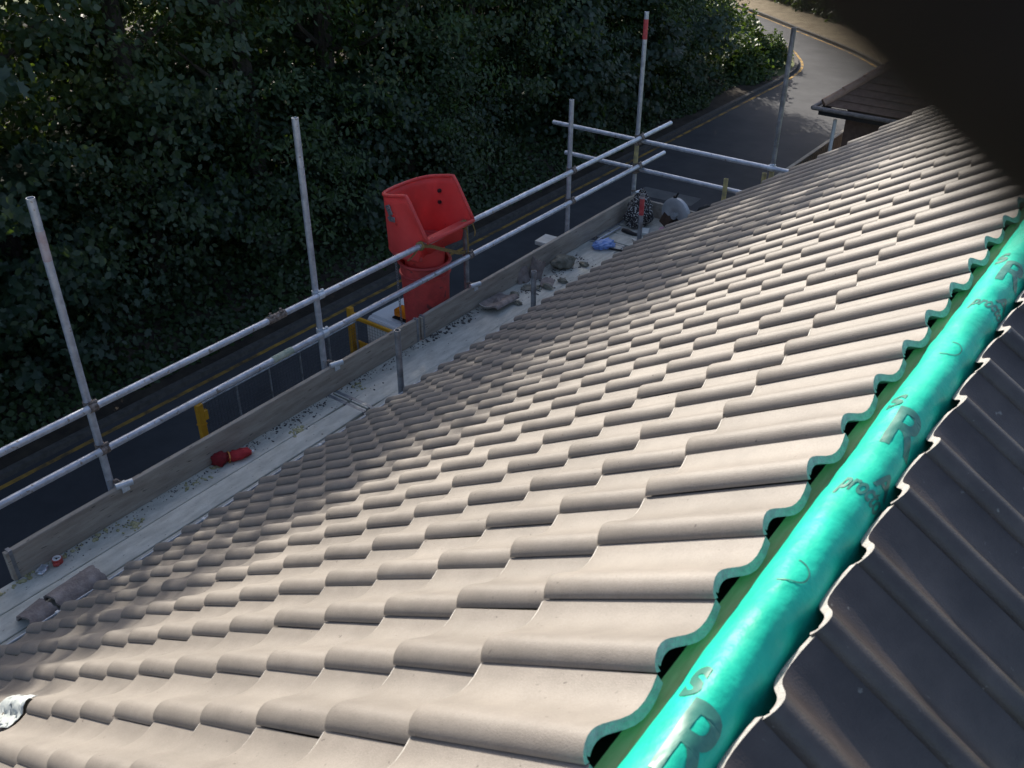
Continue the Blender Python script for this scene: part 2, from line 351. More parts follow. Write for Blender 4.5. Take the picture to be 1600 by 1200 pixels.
def crown_mesh(name, h, rad, base, nclump, nleaf, size, shape, m, seed):
    g = np.random.default_rng(seed)
    t = g.beta(1.15, 0.85, nclump)
    z = base + (h-base)*t
    prof = np.sqrt(np.clip(1-((t-0.42)/0.655)**2, 0.02, 1))
    ang = g.random(nclump)*2*np.pi; rr = rad*prof*np.sqrt(0.30+0.70*g.random(nclump))*(0.85+0.3*g.random(nclump))
    C = np.stack([rr*np.cos(ang), rr*np.sin(ang), z], 1)
    cs = 0.38+0.42*g.random(nclump)
    d = g.normal(size=(nclump, nleaf, 3)); d /= np.linalg.norm(d, axis=2, keepdims=True)
    d *= (g.random((nclump, nleaf, 1))**0.5)
    d[:, :, 2] *= 0.38
    P = (C[:, None]+d*cs[:, None, None]).reshape(-1, 3)
    P[:, 2] = np.minimum(P[:, 2], h)
    out = P.copy(); out[:, 2] = (P[:, 2]-(base+0.4*(h-base)))*0.35
    N = out/np.maximum(np.linalg.norm(out, axis=1, keepdims=True), 0.3)*0.9 + np.array([0, 0, 0.75]) + g.normal(size=P.shape)*0.45
    v, f = leaf_arrays(P, N, size*(0.6+0.8*g.random(len(P))), shape)
    me = bpy.data.meshes.new(name)
    k = f.shape[1]
    me.vertices.add(len(v)); me.vertices.foreach_set('co', v.astype(np.float32).ravel())
    me.loops.add(f.size); me.loops.foreach_set('vertex_index', f.ravel().astype(np.int32))
    me.polygons.add(len(f)); me.polygons.foreach_set('loop_start', np.arange(0, f.size, k, dtype=np.int32))
    me.update(calc_edges=True); me.materials.append(m); return me
def trunk_mesh(name, h, r0, seed):
    g = random.Random(seed); bm = bmesh.new()
    pts = [Vector((0.25*math.sin(i*0.9+seed)*i/8, 0.25*math.cos(i*1.1+seed)*i/8, h*0.85*i/8)) for i in range(9)]
    a_path(bm, pts, [r0*(1-0.09*i) for i in range(9)], 9)
    for i in range(12):
        k = g.randint(2, 7); p = pts[k]; a = g.random()*6.28; ln = g.uniform(1.2, 2.4)
        q = p+Vector((math.cos(a)*ln, math.sin(a)*ln, ln*g.uniform(0.3, 0.8)))
        a_path(bm, [p, p.lerp(q, 0.5)+Vector((0, 0, -0.12)), q], [r0*0.35, r0*0.22, r0*0.08], 6)
    me = bpy.data.meshes.new(name); bm.to_mesh(me); bm.free(); me.materials.append(M['bark']); return me
crowns = {
    'maple': [crown_mesh('maple_crown', 13.0, 2.9, 1.0, 300, 62, 0.118, LOBE, M['leaf_blue'], s) for s in (1, 2, 3)],
    'ash': [crown_mesh('ash_crown', 13.0, 2.8, 1.0, 380, 66, 0.082, PLAIN*np.array([1.3, 1.35]), M['leaf_mid'], s) for s in (4, 5)],
    'lush': [crown_mesh('willow_crown', 13.0, 2.6, 0.6, 380, 66, 0.082, PLAIN*np.array([0.8, 1.5]), M['leaf_green'], s) for s in (6, 7)],
}
trunks = [trunk_mesh('tree_trunk', 13.0, 0.20, s) for s in (1, 2, 3)]
LAB = {'maple': ('maple_tree', 'tall dark maple with broad blue-green leaves in the shaded wood across the road'),
       'ash': ('ash_tree', 'tall dark tree with small narrow leaves in the shaded wood across the road'),
       'lush': ('willow_tree', 'tall tree with long yellow-green leaves in the shaded wood beside the road')}
def tree(kind, x, y, h, w=1.0, rz=0.0, i=0, label=None, low=None):
    z = bank_z(x)-0.1 if low is None else low
    nm, lb = LAB[kind]
    t = empty(nm, (x, y, z), label or lb, 'tree', 'trees of the wood across the road', (0, 0, rz))
    s = h/13.0; cm = crowns[kind]
    o = bpy.data.objects.new('trunk', trunks[i % 3]); o.scale = (s, s, s); link(o, t)
    o = bpy.data.objects.new('crown', cm[i % len(cm)]); o.scale = (w, w, s); link(o, t)
def skyline(y):   # top of the wood above the deck, along the edge that throws the shade
    return float(np.interp(y, [-10, 6, 8.9, 9.7, 10.7, 11.3, 12.3, 12.8, 14.0, 16.3, 21, 29, 34], [9.1, 9.3, 9.5, 9.2, 9.8, 10.4, 10.8, 11.3, 11.4, 11.2, 11.0, 9.5, 7.5]))
i = 0
for row, (x0, dy, n, y0) in enumerate(((-10.6, 2.35, 19, -9.5), (-14.2, 3.1, 14, -8.0), (-18.0, 3.9, 11, -6.5))):
    for k in range(n):
        y = y0+dy*k+random.uniform(-0.5, 0.5); x = x0+random.uniform(-0.6, 0.6)
        if y > 32.0 or (row == 2 and 3 < y < 15) or (row == 1 and 3 < y < 13 and k % 2): continue
        kind = 'maple' if y < 13 else ('ash' if y < 22 else 'lush')
        if random.random() < 0.22: kind = random.choice(['maple', 'ash', 'lush'])
        top = skyline(y)+random.uniform(0.05, 0.35)+(0.5 if row == 1 else 0.0)
        tree(kind, x, y, top-bank_z(x)+0.1, random.uniform(0.92, 1.12), random.uniform(0, 6.28), i); i += 1

# understory shrubs between the trunks
hz_m = [crown_mesh('hazel_shrub', 3.4, 1.5, 0.1, 120, 60, 0.09, LOBE, M['leaf_blue'], 31), crown_mesh('hazel_shrub', 3.4, 1.5, 0.1, 130, 60, 0.065, PLAIN*np.array([1.3, 1.2]), M['leaf_mid'], 32)]
for k in range(44):
    y = -9+1.9*(k % 22)+random.uniform(-0.5, 0.5); x = (-10.2 if k < 22 else -13.0)+random.uniform(-0.5, 0.5)
    if y > 31.8: continue
    o = tag(link(bpy.data.objects.new('hazel_shrub', hz_m[k % 2])), 'dark hazel shrub filling the space between the trunks of the wood', 'shrub', 'shrubs between the trunks')
    o.location = (x, y, bank_z(x)-0.05); o.rotation_euler = (0, 0, k*1.3); q_ = random.uniform(0.85, 1.2); o.scale = (q_, q_, q_)

# undergrowth on the bank: leaves nobody could count
n = 85000
gx = KX-0.40-rng.random(n)**1.1*5.2; gy = -6+rng.random(n)*39.5
cl = np.array([mnoise.noise(Vector((a*0.8, b*0.8, 1.7))) for a, b in zip(gx, gy)])
edge = KX-0.50-0.22*np.sin(gy*1.3)-0.16*np.sin(gy*0.47+1)
keep = (gx < edge) & (cl > -0.62)
gx, gy, cl = gx[keep], gy[keep], cl[keep]
hz = np.array([bank_z(a) for a in gx]) + np.maximum(0.05, (0.35+0.75*cl))*rng.random(len(gx))*np.clip((KX-0.5-gx)/1.2, 0.15, 1.0)
P = np.stack([gx, gy, hz], 1)
N = rng.normal(size=P.shape)*0.5+np.array([0.45, -0.2, 0.8])
v, f = leaf_arrays(P, N, 0.09*(0.5+rng.random(len(P))), PLAIN*np.array([1.4, 1.1]))
o = from_np('undergrowth', v, f, M['leaf_low']); tag(o, 'low dark ivy and nettles covering the bank along the road', 'undergrowth', kind='stuff')
# hedge far beyond the bend
def bush_mesh(name, s, n, size, m, seed, shape=PLAIN):
    g = np.random.default_rng(seed)
    d = g.normal(size=(n, 3)); d /= np.linalg.norm(d, axis=1, keepdims=True)
    k = np.array([1+0.35*mnoise.noise(Vector(q)*2.2+Vector((seed, 0, 0))) for q in d])
    rr = (0.55+0.45*g.random(n))*k
    P = d*rr[:, None]*np.array(s); P[:, 2] = np.abs(P[:, 2])
    N = d*0.8+np.array([0, 0, 0.4])+g.normal(size=(n, 3))*0.5
    v, f = leaf_arrays(P, N, size*(0.6+0.8*g.random(n)), shape*np.array([1.4, 1.2]))
    me = bpy.data.meshes.new(name); k = f.shape[1]
    me.vertices.add(len(v)); me.vertices.foreach_set('co', v.astype(np.float32).ravel())
    me.loops.add(f.size); me.loops.foreach_set('vertex_index', f.ravel().astype(np.int32))
    me.polygons.add(len(f)); me.polygons.foreach_set('loop_start', np.arange(0, f.size, k, dtype=np.int32))
    me.update(calc_edges=True); me.materials.append(m); return me
bushm = bush_mesh('roadside_bush', (1.2, 1.3, 1.9), 3200, 0.13, M['leaf_green'], 9)
for (x, y, s, lb) in ((-9.0, 32.2, 0.85, 'bright green bush at the road bend, nearest the kerb'), (-9.9, 34.2, 0.95, 'rounded green bush behind the kerb where the road bends'),
                      (-12.2, 36.6, 1.1, 'sunlit low bush along the inside of the far road bend'), (-9.0, 35.1, 0.55, 'small bush at the tip of the kerb where the road bends')):
    o = tag(link(bpy.data.objects.new('roadside_bush', bushm)), lb, 'bush', 'bushes at the road bend'); o.location = (x, y, G+0.05); o.scale = (s, s, s)
for k, (x, y, h) in enumerate(((-1.5, 43.5, 10.5), (-4.5, 46.5, 11.0), (-8.0, 50.0, 11.0), (-11.5, 54.0, 12.0), (-16, 58.0, 12.0), (2.0, 41.0, 10.0), (-6.5, 53.5, 13.0))):
    tree('ash' if k % 2 else 'lush', x, y, h, 1.25, k*1.1, k, 'dark tree on the far verge outside the road bend', low=G+0.15)
bushd = bush_mesh('hedge_bush', (1.2, 1.3, 1.9), 2600, 0.13, M['leaf_mid'], 19)
for k, (x, y) in enumerate(((-15.6, 48.6), (-14.2, 47.5), (-12.8, 46.6), (-11.5, 45.6), (-10.2, 44.7), (-8.9, 43.7), (-7.6, 42.6), (-6.2, 41.6), (-4.9, 40.5), (-3.6, 39.3))):
    o = tag(link(bpy.data.objects.new('hedge_bush', bushd)), 'rounded hedge bush on the far verge outside the road bend', 'bush', 'hedge outside the bend')
    o.location = (x, y, G+0.1); o.scale = (0.85, 0.85, 0.95); o.rotation_euler = (0, 0, k)

# ================================================================== HOUSE
TH = 0.6198; ct, st = math.cos(TH), math.sin(TH)
XR, ZR = 4.4806, 2.905-0.026
GA, S0 = 0.2838, 0.4057
NR = 16
W = 0.20
prof = [(-0.014, 0.0125), (-0.0138, 0.0175), (-0.011, 0.0240), (-0.006, 0.0310), (0.002, 0.0380), (0.012, 0.0430), (0.023, 0.0446), (0.035, 0.0420), (0.048, 0.0355), (0.064, 0.0255),
        (0.082, 0.0140), (0.101, 0.0055), (0.120, 0.0012), (0.140, 0.0004), (0.162, 0.0036), (0.187, 0.0115)]
prof = [(t, 0.0125+(h-0.0125)*0.87 if h > 0.0125 else h) for t, h in prof]
prof_main = prof
prof_dark = [(-0.014, 0.012), (-0.0135, 0.017), (-0.010, 0.024), (-0.003, 0.0310), (0.008, 0.0355), (0.020, 0.0360), (0.032, 0.0325), (0.044, 0.0260),
             (0.056, 0.0180), (0.070, 0.0095), (0.085, 0.0035), (0.102, 0.0006), (0.122, 0.0010), (0.144, 0.0045), (0.166, 0.0100), (0.188, 0.0170)]
def tile_mesh(name, L, m_top, m_edge, lift=0.032, th=0.015, mirror=False):
    prof = [(t, h*1.35) for t, h in prof_dark] if mirror else prof_main
    xs = [0.0, 0.0048, 0.012, L*0.33, L*0.66, L]
    V = []; n = len(prof); sg = -1 if mirror else 1
    for xi, x in enumerate(xs):
        for t, h in prof:
            tt, hh, xx = t, h, x
            hi = max(0.0, h-0.010)/0.035
            if xi == 0: tt = 0.09+(t-0.09)*0.97; hh = h-0.0030-0.003*hi; xx = x+0.006*hi*(1.5 if t < 0.0 else 1)
            if xi == 1: tt = 0.09+(t-0.09)*0.99; hh = h-0.0008-0.001*hi; xx = x+0.005*hi
            if xi == 2: xx = x+0.003*hi
            V.append((xx, sg*tt, hh + lift*(1-x/L)))
    for xi, x in enumerate((0.003, L)):
        for k, (t, h) in enumerate(prof):
            a = prof[max(k-1, 0)]; b = prof[min(k+1, n-1)]
            dx, dh = b[0]-a[0], b[1]-a[1]; ln = math.hypot(dx, dh)
            tk_ = th*(1.55 if xi == 0 else 1.25); V.append((x, sg*(t + th*dh/ln*0.55), h - tk_*dx/ln*(1 if k > 2 else 0.15) - (0.003 if k == 0 else 0) + lift*(1-x/L)))
    F = []; MI = []
    for xi in range(len(xs)-1):
        for k in range(n-1):
            F.append((xi*n+k, (xi+1)*n+k, (xi+1)*n+k+1, xi*n+k+1)); MI.append(2 if (xi == 0 and k >= 8 and not mirror) else 0)  # pale strip along the pan tip stands for the sunlit, worn arris
    b0 = len(xs)*n; b1 = b0+n; top_l = (len(xs)-1)*n
    for k in range(n-1):
        F.append((b0+k, k, k+1, b0+k+1)); MI.append(1)                    # lower end
        F.append((top_l+k, b1+k, b1+k+1, top_l+k+1)); MI.append(1)        # head end
        F.append((b1+k, b0+k, b0+k+1, b1+k+1)); MI.append(0)              # underside
    me = bpy.data.meshes.new(name)
    me.from_pydata(V, [], F if mirror else [f[::-1] for f in F]); me.materials.append(m_top); me.materials.append(m_edge); me.materials.append(M['white_lip'])
    me.polygons.foreach_set('material_index', MI); me.polygons.foreach_set('use_smooth', [True]*len(MI))
    me.update(); me.set_sharp_from_angle(angle=R(60)); return me
tm_course = tile_mesh('roof_tile', 0.365, M['tile'], M['tile_edge'])
tm_top = tile_mesh('roof_tile', S0+0.004, M['tile'], M['tile_edge'])
td_course = tile_mesh('shaded_roof_tile', 0.365, M['tile_shaded'], M['tile_edge'], mirror=True)
td_top = tile_mesh('shaded_roof_tile', S0+0.004, M['tile_shaded'], M['tile_edge'], mirror=True)

house = empty('house', (5.0, 3.0, G+0.05), 'house with a newly laid brown pantile roof', 'house')
house_inv = Matrix.Translation(-Vector((5.0, 3.0, G+0.05)))
UPm = Vector((ct, 0, st)); NM = Vector((-st, 0, ct))
UPd = Vector((-ct, 0, st)); ND = Vector((st, 0, ct))
XD, ZD = 4.631, 2.905-0.016
cands = []
for j in range(-11, 37):
    for i in range(NR):
        s = S0+GA*i
        o = Vector((XR, 0.753+W*j, ZR)) - UPm*s
        cands.append(('m', i, j, o))
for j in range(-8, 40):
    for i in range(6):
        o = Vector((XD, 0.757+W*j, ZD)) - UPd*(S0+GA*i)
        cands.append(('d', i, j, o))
def tile_matrix(side, o, rnd):
    if side == 'm': X, Y, Z = UPm, Vector((0, 1, 0)), NM
    else: X, Y, Z = UPd, Vector((0, -1, 0)), ND
    m = Matrix(((X.x, Y.x, Z.x, o.x), (X.y, Y.y, Z.y, o.y), (X.z, Y.z, Z.z, o.z), (0, 0, 0, 1)))
    return m @ Matrix.Translation((rnd.gauss(0, 0.0025), rnd.gauss(0, 0.0012), abs(rnd.gauss(0, 0.0008)))) @ Matrix.Rotation(rnd.gauss(0, 0.004), 4, 'Z') @ Matrix.Rotation(rnd.gauss(0, 0.003), 4, 'X')
def area(side, o):
    up = UPm if side == 'm' else UPd; N = NM if side == 'm' else ND
    yy = Vector((0, 1, 0))
    q = [project(o+up*a+yy*b+N*0.02) for a, b in ((0, 0), (0.29, 0), (0.29, W), (0, W))]
    if any(p is None for p in q): return 0
    u = sum(p[0] for p in q)/4; v = sum(p[1] for p in q)/4
    if not (-15 < u < 1620 and -10 < v < 1225): return 0
    A = 0.5*abs(sum(q[k][0]*q[(k+1) % 4][1]-q[(k+1) % 4][0]*q[k][1] for k in range(4)))
    # hidden behind the hand in the corner
    return A
cands.sort(key=lambda c: -area(c[0], c[3]))
rnd = random.Random(3)
rest = {'m': ([], [], []), 'd': ([], [], [])}
count = 0
for side, i, j, o in cands:
    mtx = tile_matrix(side, o, rnd)
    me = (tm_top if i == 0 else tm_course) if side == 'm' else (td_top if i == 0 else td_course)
    if count < 300:
        ob = bpy.data.objects.new('roof_tile', me); link(ob, house)
        ob.matrix_world = mtx; ob.matrix_parent_inverse = Matrix(); ob.matrix_local = house_inv @ mtx
        count += 1
    else:
        V, F, MI = rest[side]; b = len(V)
        V.extend([(house_inv @ mtx @ v.co) for v in me.vertices]); F.extend([tuple(b+k for k in p.vertices) for p in me.polygons]); MI.extend([p.material_index for p in me.polygons])
for side, nm, mm in (('m', 'roof_tile_field', (M['tile'], M['tile_edge'], M['white_lip'])), ('d', 'shaded_tile_field', (M['tile_shaded'], M['tile_edge'], M['white_lip']))):
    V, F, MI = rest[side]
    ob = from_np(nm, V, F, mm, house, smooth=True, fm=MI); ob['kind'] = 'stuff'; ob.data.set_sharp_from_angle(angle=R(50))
# roof deck under the tiles, walls, eaves
def hpart(name, bm, m, smooth=False):
    bm.transform(house_inv); return from_bm(name, bm, m, house, smooth)
bm = bmesh.new()
e = Vector((XR, 0, ZR))-UPm*(4.66)
sec = [(e.x, e.z-0.02), (XR-0.02, ZR-0.065), (4.56, ZR-0.055), (XD+0.02, ZD-0.065), (XD+1.85*ct, ZD-1.85*st-0.02), (XD+1.85*ct, ZD-1.85*st-0.10), (4.56, ZR-0.12), (e.x, e.z-0.10)]
A = [bm.verts.new((x, -1.45, z)) for x, z in sec]; B = [bm.verts.new((x, 8.12, z)) for x, z in sec]
for k in range(len(sec)): bm.faces.new((A[k], A[(k+1) % 8], B[(k+1) % 8], B[k]))
bm.faces.new(A[::-1]); bm.faces.new(B); bmesh.ops.recalc_face_normals(bm, faces=bm.faces[:])
hpart('roof_underlay', bm, M['underlay'])
bm = bmesh.new()      # gable ended brick body
y0, y1 = -1.3, 7.95
sec = [(1.15, G+0.05), (1.15, 0.30), (4.56, 2.66), (6.1, 1.62), (6.1, G+0.05)]
A = [bm.verts.new((x, y0, z)) for x, z in sec]; B = [bm.verts.new((x, y1, z)) for x, z in sec]
for k in range(5): bm.faces.new((A[k], A[(k+1) % 5], B[(k+1) % 5], B[k]))
bm.faces.new(A[::-1]); bm.faces.new(B); bmesh.ops.recalc_face_normals(bm, faces=bm.faces[:])
hpart('wall', bm, M['brick'])
bm = bmesh.new(); a_box(bm, (0.735, 3.33, 0.075), (0.022, 9.5, 0.17)); a_box(bm, (0.94, 3.33, 0.0), (0.40, 9.5, 0.012)); hpart('fascia', bm, M['soffit'])
# gutter: half round, open at the top
bm = bmesh.new(); ys = [-1.4, 8.15]; rings = []
for y in ys:
    rings.append([bm.verts.new((0.645+0.058*math.cos(a), y, 0.135+0.062*math.sin(a))) for a in [math.pi+math.pi*k/10 for k in range(11)]] +
                 [bm.verts.new((0.645+0.054*math.cos(a), y, 0.135+0.058*math.sin(a))) for a in [2*math.pi-math.pi*k/10 for k in range(11)]])
for k in range(22): bm.faces.new((rings[0][k], rings[0][(k+1) % 22], rings[1][(k+1) % 22], rings[1][k]))
bm.faces.new(rings[0][::-1]); bm.faces.new(rings[1])
a_tube(bm, (0.587, -1.4, 0.137), (0.587, 8.15, 0.137), 0.006, 6)
bmesh.ops.recalc_face_normals(bm, faces=bm.faces[:]); hpart('gutter', bm, M['gutter'])
bm = bmesh.new()
for k in range(220):
    y = random.uniform(-1.2, 6); a_blob(bm, (0.662+random.uniform(-0.02, 0.02), y, 0.09), (0.022, 0.035, 0.015), 1, 0.4, 2, k)
bm.verts.ensure_lookup_table()
for v in bm.verts: v.co.x -= 0.017
g_ = hpart('gutter_debris', bm, M['crumb']); g_['kind'] = 'stuff'
# eaves clips showing bright against the deck
for y in (1.55, 2.55, 3.55, 4.55, 5.55, 6.55):
    bm = bmesh.new(); a_box(bm, (0.590, y, 0.139), (0.024, 0.022, 0.02), None, 0.003); hpart('gutter_clip', bm, M['soffit'])
# ridge batten
bm = bmesh.new(); a_box(bm, (4.490, 3.33, 2.808), (0.030, 9.5, 0.10)); hpart('ridge_batten', bm, M['batten'])
# verge mortar under the end tiles of the gable
bm = bmesh.new()
p0 = Vector((XR, 8.13, ZR-0.005)); 
a_box(bm, p0-UPm*2.3+NM*(-0.01), (4.6, 0.03, 0.05), Matrix((UPm, Vector((0, 1, 0)), NM)).transposed()); hpart('verge_mortar', bm, M['mortar_stone'])

# ---- green membrane folded over the ridge
sec = [(4.497, 2.800), (4.500, 2.846), (4.508, 2.874), (4.524, 2.899), (4.545, 2.916), (4.570, 2.923), (4.593, 2.915), (4.610, 2.896), (4.623, 2.868), (4.638, 2.836), (4.664, 2.800)]
secp = [Vector((a, b)) for a, b in sec]
dense = densify(secp, 4)
arc = [0.0]
for k in range(1, len(dense)): arc.append(arc[-1]+(dense[k]-dense[k-1]).length)
def memb(w, y):
    x = float(np.interp(w, arc, [d.x for d in dense])); z = float(np.interp(w, arc, [d.y for d in dense]))
    k = 0.0055*mnoise.noise(Vector((x*6, y*5.0, 2)))+0.0038*mnoise.noise(Vector((x*22+y*6, y*12, 5)))+0.0022*mnoise.noise(Vector((x*40-y*14, y*27, 7)))+0.0030*abs(mnoise.noise(Vector((x*14+y*3, y*9, 11))))
    k += 0.004*math.exp(-((y % 0.74)-0.37)**2/0.0016)*math.sin((x-4.5)*30)
    mid = math.sin(math.pi*min(max((w-0.03)/(arc[-1]-0.06), 0), 1))
    return Vector((x-0.3*k, y, z+k*mid*1.2))
ny = 520; ww = np.linspace(0, arc[-1], 26); yy = np.linspace(-1.4, 8.1, ny)
V = [memb(w, y) for y in yy for w in ww]
nw = len(ww)
F = [(j*nw+i, j*nw+i+1, (j+1)*nw+i+1, (j+1)*nw+i) for j in range(ny-1) for i in range(nw-1)]
membrane = from_np('ridge_membrane', V, F, M['membrane'], smooth=True)
tag(membrane, 'bright green printed roofing membrane folded along the bare ridge', 'membrane')
def print_mark(name, text=None, size=0.1, y=1.0, w=0.05, ring=None, shear=0.0, bold=0.0, flipdir=1, sx=1.0):
    if text:
        c = bpy.data.curves.new(name, 'FONT'); c.body = text; c.size = size; c.shear = shear; c.offset = bold; c.resolution_u = 4
        tmp = bpy.data.objects.new('tmp', c); col.objects.link(tmp)
        dg = bpy.context.evaluated_depsgraph_get(); me = bpy.data.meshes.new_from_object(tmp.evaluated_get(dg))
        bpy.data.objects.remove(tmp)
        bm = bmesh.new(); bm.from_mesh(me)
        bmesh.ops.triangulate(bm, faces=bm.faces[:])
        for _ in range(3 if size > 0.06 else 1):
            bmesh.ops.subdivide_edges(bm, edges=[e for e in bm.edges if e.calc_length() > 0.012], cuts=1)
            bmesh.ops.triangulate(bm, faces=bm.faces[:])
    else:
        bm = bmesh.new(); ro, ri, a0, a1 = ring; n = 36
        A = [(bm.verts.new((ro*math.cos(a), ro*math.sin(a), 0)), bm.verts.new((ri*math.cos(a), ri*math.sin(a), 0))) for a in [a0+(a1-a0)*k/n for k in range(n+1)]]
        for k in range(n): bm.faces.new((A[k][0], A[k+1][0], A[k+1][1], A[k][1]))
    eps = 0.0008
    for v in bm.verts:
        a, b = v.co.x*sx, v.co.y          # a: down the flank (reading direction), b: along +Y (letter tops)
        p = memb(w+a, y+b); q = memb(w+a+0.002, y+b); s = memb(w+a, y+b+0.002)
        nrm = (s-p).cross(q-p).normalized()
        if nrm.z < 0 and nrm.dot(Vector((0, 0, 1))) < -0.2: nrm = -nrm
        v.co = p+nrm*eps
    o = from_bm(name, bm, M['print'], membrane); return o
AP = 0.150                    # arc length at the apex, about
AP = float(np.interp(4.570, [d.x for d in dense], arc))
for y0 in (0.84, 1.79, 2.74, 3.69):
    print_mark('printed_letter', 'R', 0.20, y0-0.07, AP-0.025, sx=0.70, bold=0.004)
    print_mark('printed_letter', 'S', 0.085, y0+0.075, AP-0.055, sx=0.9, bold=0.004)
    print_mark('printed_word', 'proctor', 0.082, y0+0.68, AP-0.032, sx=0.42, shear=0.35, bold=0.0022)
    print_mark('printed_logo', 'A', 0.085, y0+0.735, AP+0.022, sx=0.8, bold=0.002)
    print_mark('printed_ring', y=y0+0.405, w=AP-0.012, ring=(0.034, 0.031, -1.9, 1.5))

# ================================================================== SCAFFOLD
TR = 0.02415
XP = -0.10                                     # line of the outer standards
def coupler(parent, c, axis, off, m, name='coupler'):
    """a right-angle coupler at c: a collar round the upright and one round the rail, with two bolts; off = rail side"""
    bm = bmesh.new(); c = Vector(c); axis = Vector(axis); off = Vector(off)
    a_tube(bm, c-Vector((0, 0, 0.026)), c+Vector((0, 0, 0.026)), TR+0.006, 14)
    q = c+off*(2*TR)
    a_tube(bm, q-axis*0.026, q+axis*0.026, TR+0.006, 14)
    a_box(bm, c+off*TR, (0.05, 0.05, 0.045), None, 0.006)
    sd = axis
    a_tube(bm, c+sd*0.034-off*0.02+Vector((0, 0, 0.0)), c+sd*0.034+off*0.035, 0.007, 6)
    a_tube(bm, c+sd*0.034+off*0.028, c+sd*0.034+off*0.046, 0.0125, 6)
    a_tube(bm, q+Vector((0, 0, 0.034))-axis*0.016, q+Vector((0, 0, 0.034))+axis*0.03, 0.0075, 6)
    a_tube(bm, q+Vector((0, 0, 0.034))+axis*0.016, q+Vector((0, 0, 0.034))+axis*0.034, 0.0125, 6)
    return from_bm(name, bm, m, parent, True, R(40))
def standard(name, x, y, ztop, label, m, group, lean=(0, 0), bands=(), cps=()):
    t = empty(name, (x, y, G+0.05), label, 'scaffold tube', group)
    H = ztop-(G+0.05)
    bm = bmesh.new(); a_tube(bm, (0, 0, 0.01), (lean[0], lean[1], H), TR, 16, wall=0.0045)
    from_bm('tube', bm, m, t, True, R(40))
    bm = bmesh.new(); a_box(bm, (0, 0, 0.006), (0.15, 0.15, 0.008)); a_tube(bm, (0, 0, 0.01), (0, 0, 0.06), 0.018, 8); from_bm('base_plate', bm, M['galv_dull'], t)
    for z0, z1, mm in bands:
        f0, f1 = (z0-(G+0.05))/H, (z1-(G+0.05))/H
        bm = bmesh.new(); a_tube(bm, (lean[0]*f0, lean[1]*f0, H*f0), (lean[0]*f1, lean[1]*f1, H*f1), TR+0.0008, 16, caps=False)
        from_bm('painted_band', bm, mm, t, True)
    for z, axis, off, mm in cps:
        f = (z-(G+0.05))/H
        coupler(t, (lean[0]*f, lean[1]*f, z-(G+0.05)), axis, off, mm)
    return t
Y_, X_ = Vector((0, 1, 0)), Vector((1, 0, 0))
ZU, ZL = 0.832, 0.512
cu = lambda m: [(ZU, Y_, X_, m), (ZL, Y_, X_, m)]
go = 'standards of the outer scaffold row'
standard('scaffold_standard', XP, 2.362, 2.17, 'tall standard with a faint red band, nearest the end of the toe board', M['galv'], go, bands=((1.80, 1.98, M['red_faint']),), cps=cu(M['rust']))
standard('scaffold_standard', XP, 4.262, 2.16, 'plain grey standard beside the yellow-framed tipper truck', M['galv'], go, cps=cu(M['zinc']))
standard('scaffold_standard', XP, 6.05, 0.862, 'short standard ending at the guard rail beside the red chute', M['galv_dull'], go, cps=[(ZL, Y_, X_, M['rust']), (ZU, Y_, X_, M['rust'])])
standard('scaffold_standard', XP, 7.70, 1.53, 'standard between the red chute and the corner, reaching just above the crossing rails', M['galv'], go, cps=cu(M['rust']))
standard('scaffold_standard', XP, 9.05, 2.13, 'tall corner standard with a red painted tip', M['galv'], go, bands=((1.86, 2.06, M['red_paint']), (0.50, 0.74, M['yellow_paint_steel'])), cps=cu(M['rust'])+[(0.765, X_, Y_, M['rust']), (0.445, X_, Y_, M['rust'])])
gi = 'short inner standards by the eaves'
standard('inner_standard', 0.548, 4.44, 0.655, 'open-topped stub of tube by the eaves opposite the red chute', M['galv_dull'], gi)
standard('inner_standard', 0.548, 6.19, 0.475, 'open-topped stub of tube by the eaves beside the broken tiles', M['galv_dull'], gi)
standard('inner_standard', 0.555, 8.06, 0.62, 'red-topped stub of tube by the eaves at the corner', M['galv_dull'], gi, bands=((0.40, 0.575, M['red_paint']), (0.575, 0.60, M['red_faint'])))
ge = 'standards of the gable scaffold'
standard('gable_standard', 0.995, 9.10-2*TR-0.004, 0.59, 'short yellowish tube end standing in front of the lower gable rail', M['yellow_paint_steel'], ge)
standard('gable_standard', 1.44, 9.10+2*TR, 2.15, 'tall dull standard at the far gable end with a yellow foot', M['galv_dull'], ge, bands=((0.05, 0.74, M['yellow_paint_steel']),), cps=[(0.785, X_, -Y_, M['zinc'])])
standard('gable_standard', 1.36, 9.10+2*TR+0.01, 0.70, 'short yellow tube end beside the tall gable standard', M['yellow_paint_steel'], ge)
def rail(name, p, q, label, group, m=None, sleeves=()):
    t = empty(name, p, label, 'scaffold tube', group)
    p = Vector(p); q = Vector(q); d = q-p
    bm = bmesh.new(); a_tube(bm, (0, 0, 0), d, TR, 16, wall=0.0045); from_bm('tube', bm, m or M['galv'], t, True, R(40))
    for f, ln, mm in sleeves:
        bm = bmesh.new(); c = d*f; u = d.normalized()
        a_tube(bm, c-u*ln/2, c+u*ln/2, TR+0.006, 14)
        for s in (-0.3, 0.3):
            a_tube(bm, c+u*ln*s+Vector((0.0, 0, TR+0.004)), c+u*ln*s+Vector((0.0, 0, TR+0.028)), 0.009, 6)
            a_box(bm, c+u*ln*s+Vector((0.01, 0, TR+0.008)), (0.03, 0.035, 0.016), None, 0.004)
        from_bm('sleeve_coupler', bm, mm, t, True, R(40))
    return t
gr = 'guard rails of the scaffold'
XR_ = XP+2*TR
rail('guard_rail', (XR_, -2.2, ZU), (XR_, 9.72, ZU), 'upper guard rail along the toe board with a rough sleeve joint', gr, sleeves=((6.03/11.92, 0.16, M['rust']),))
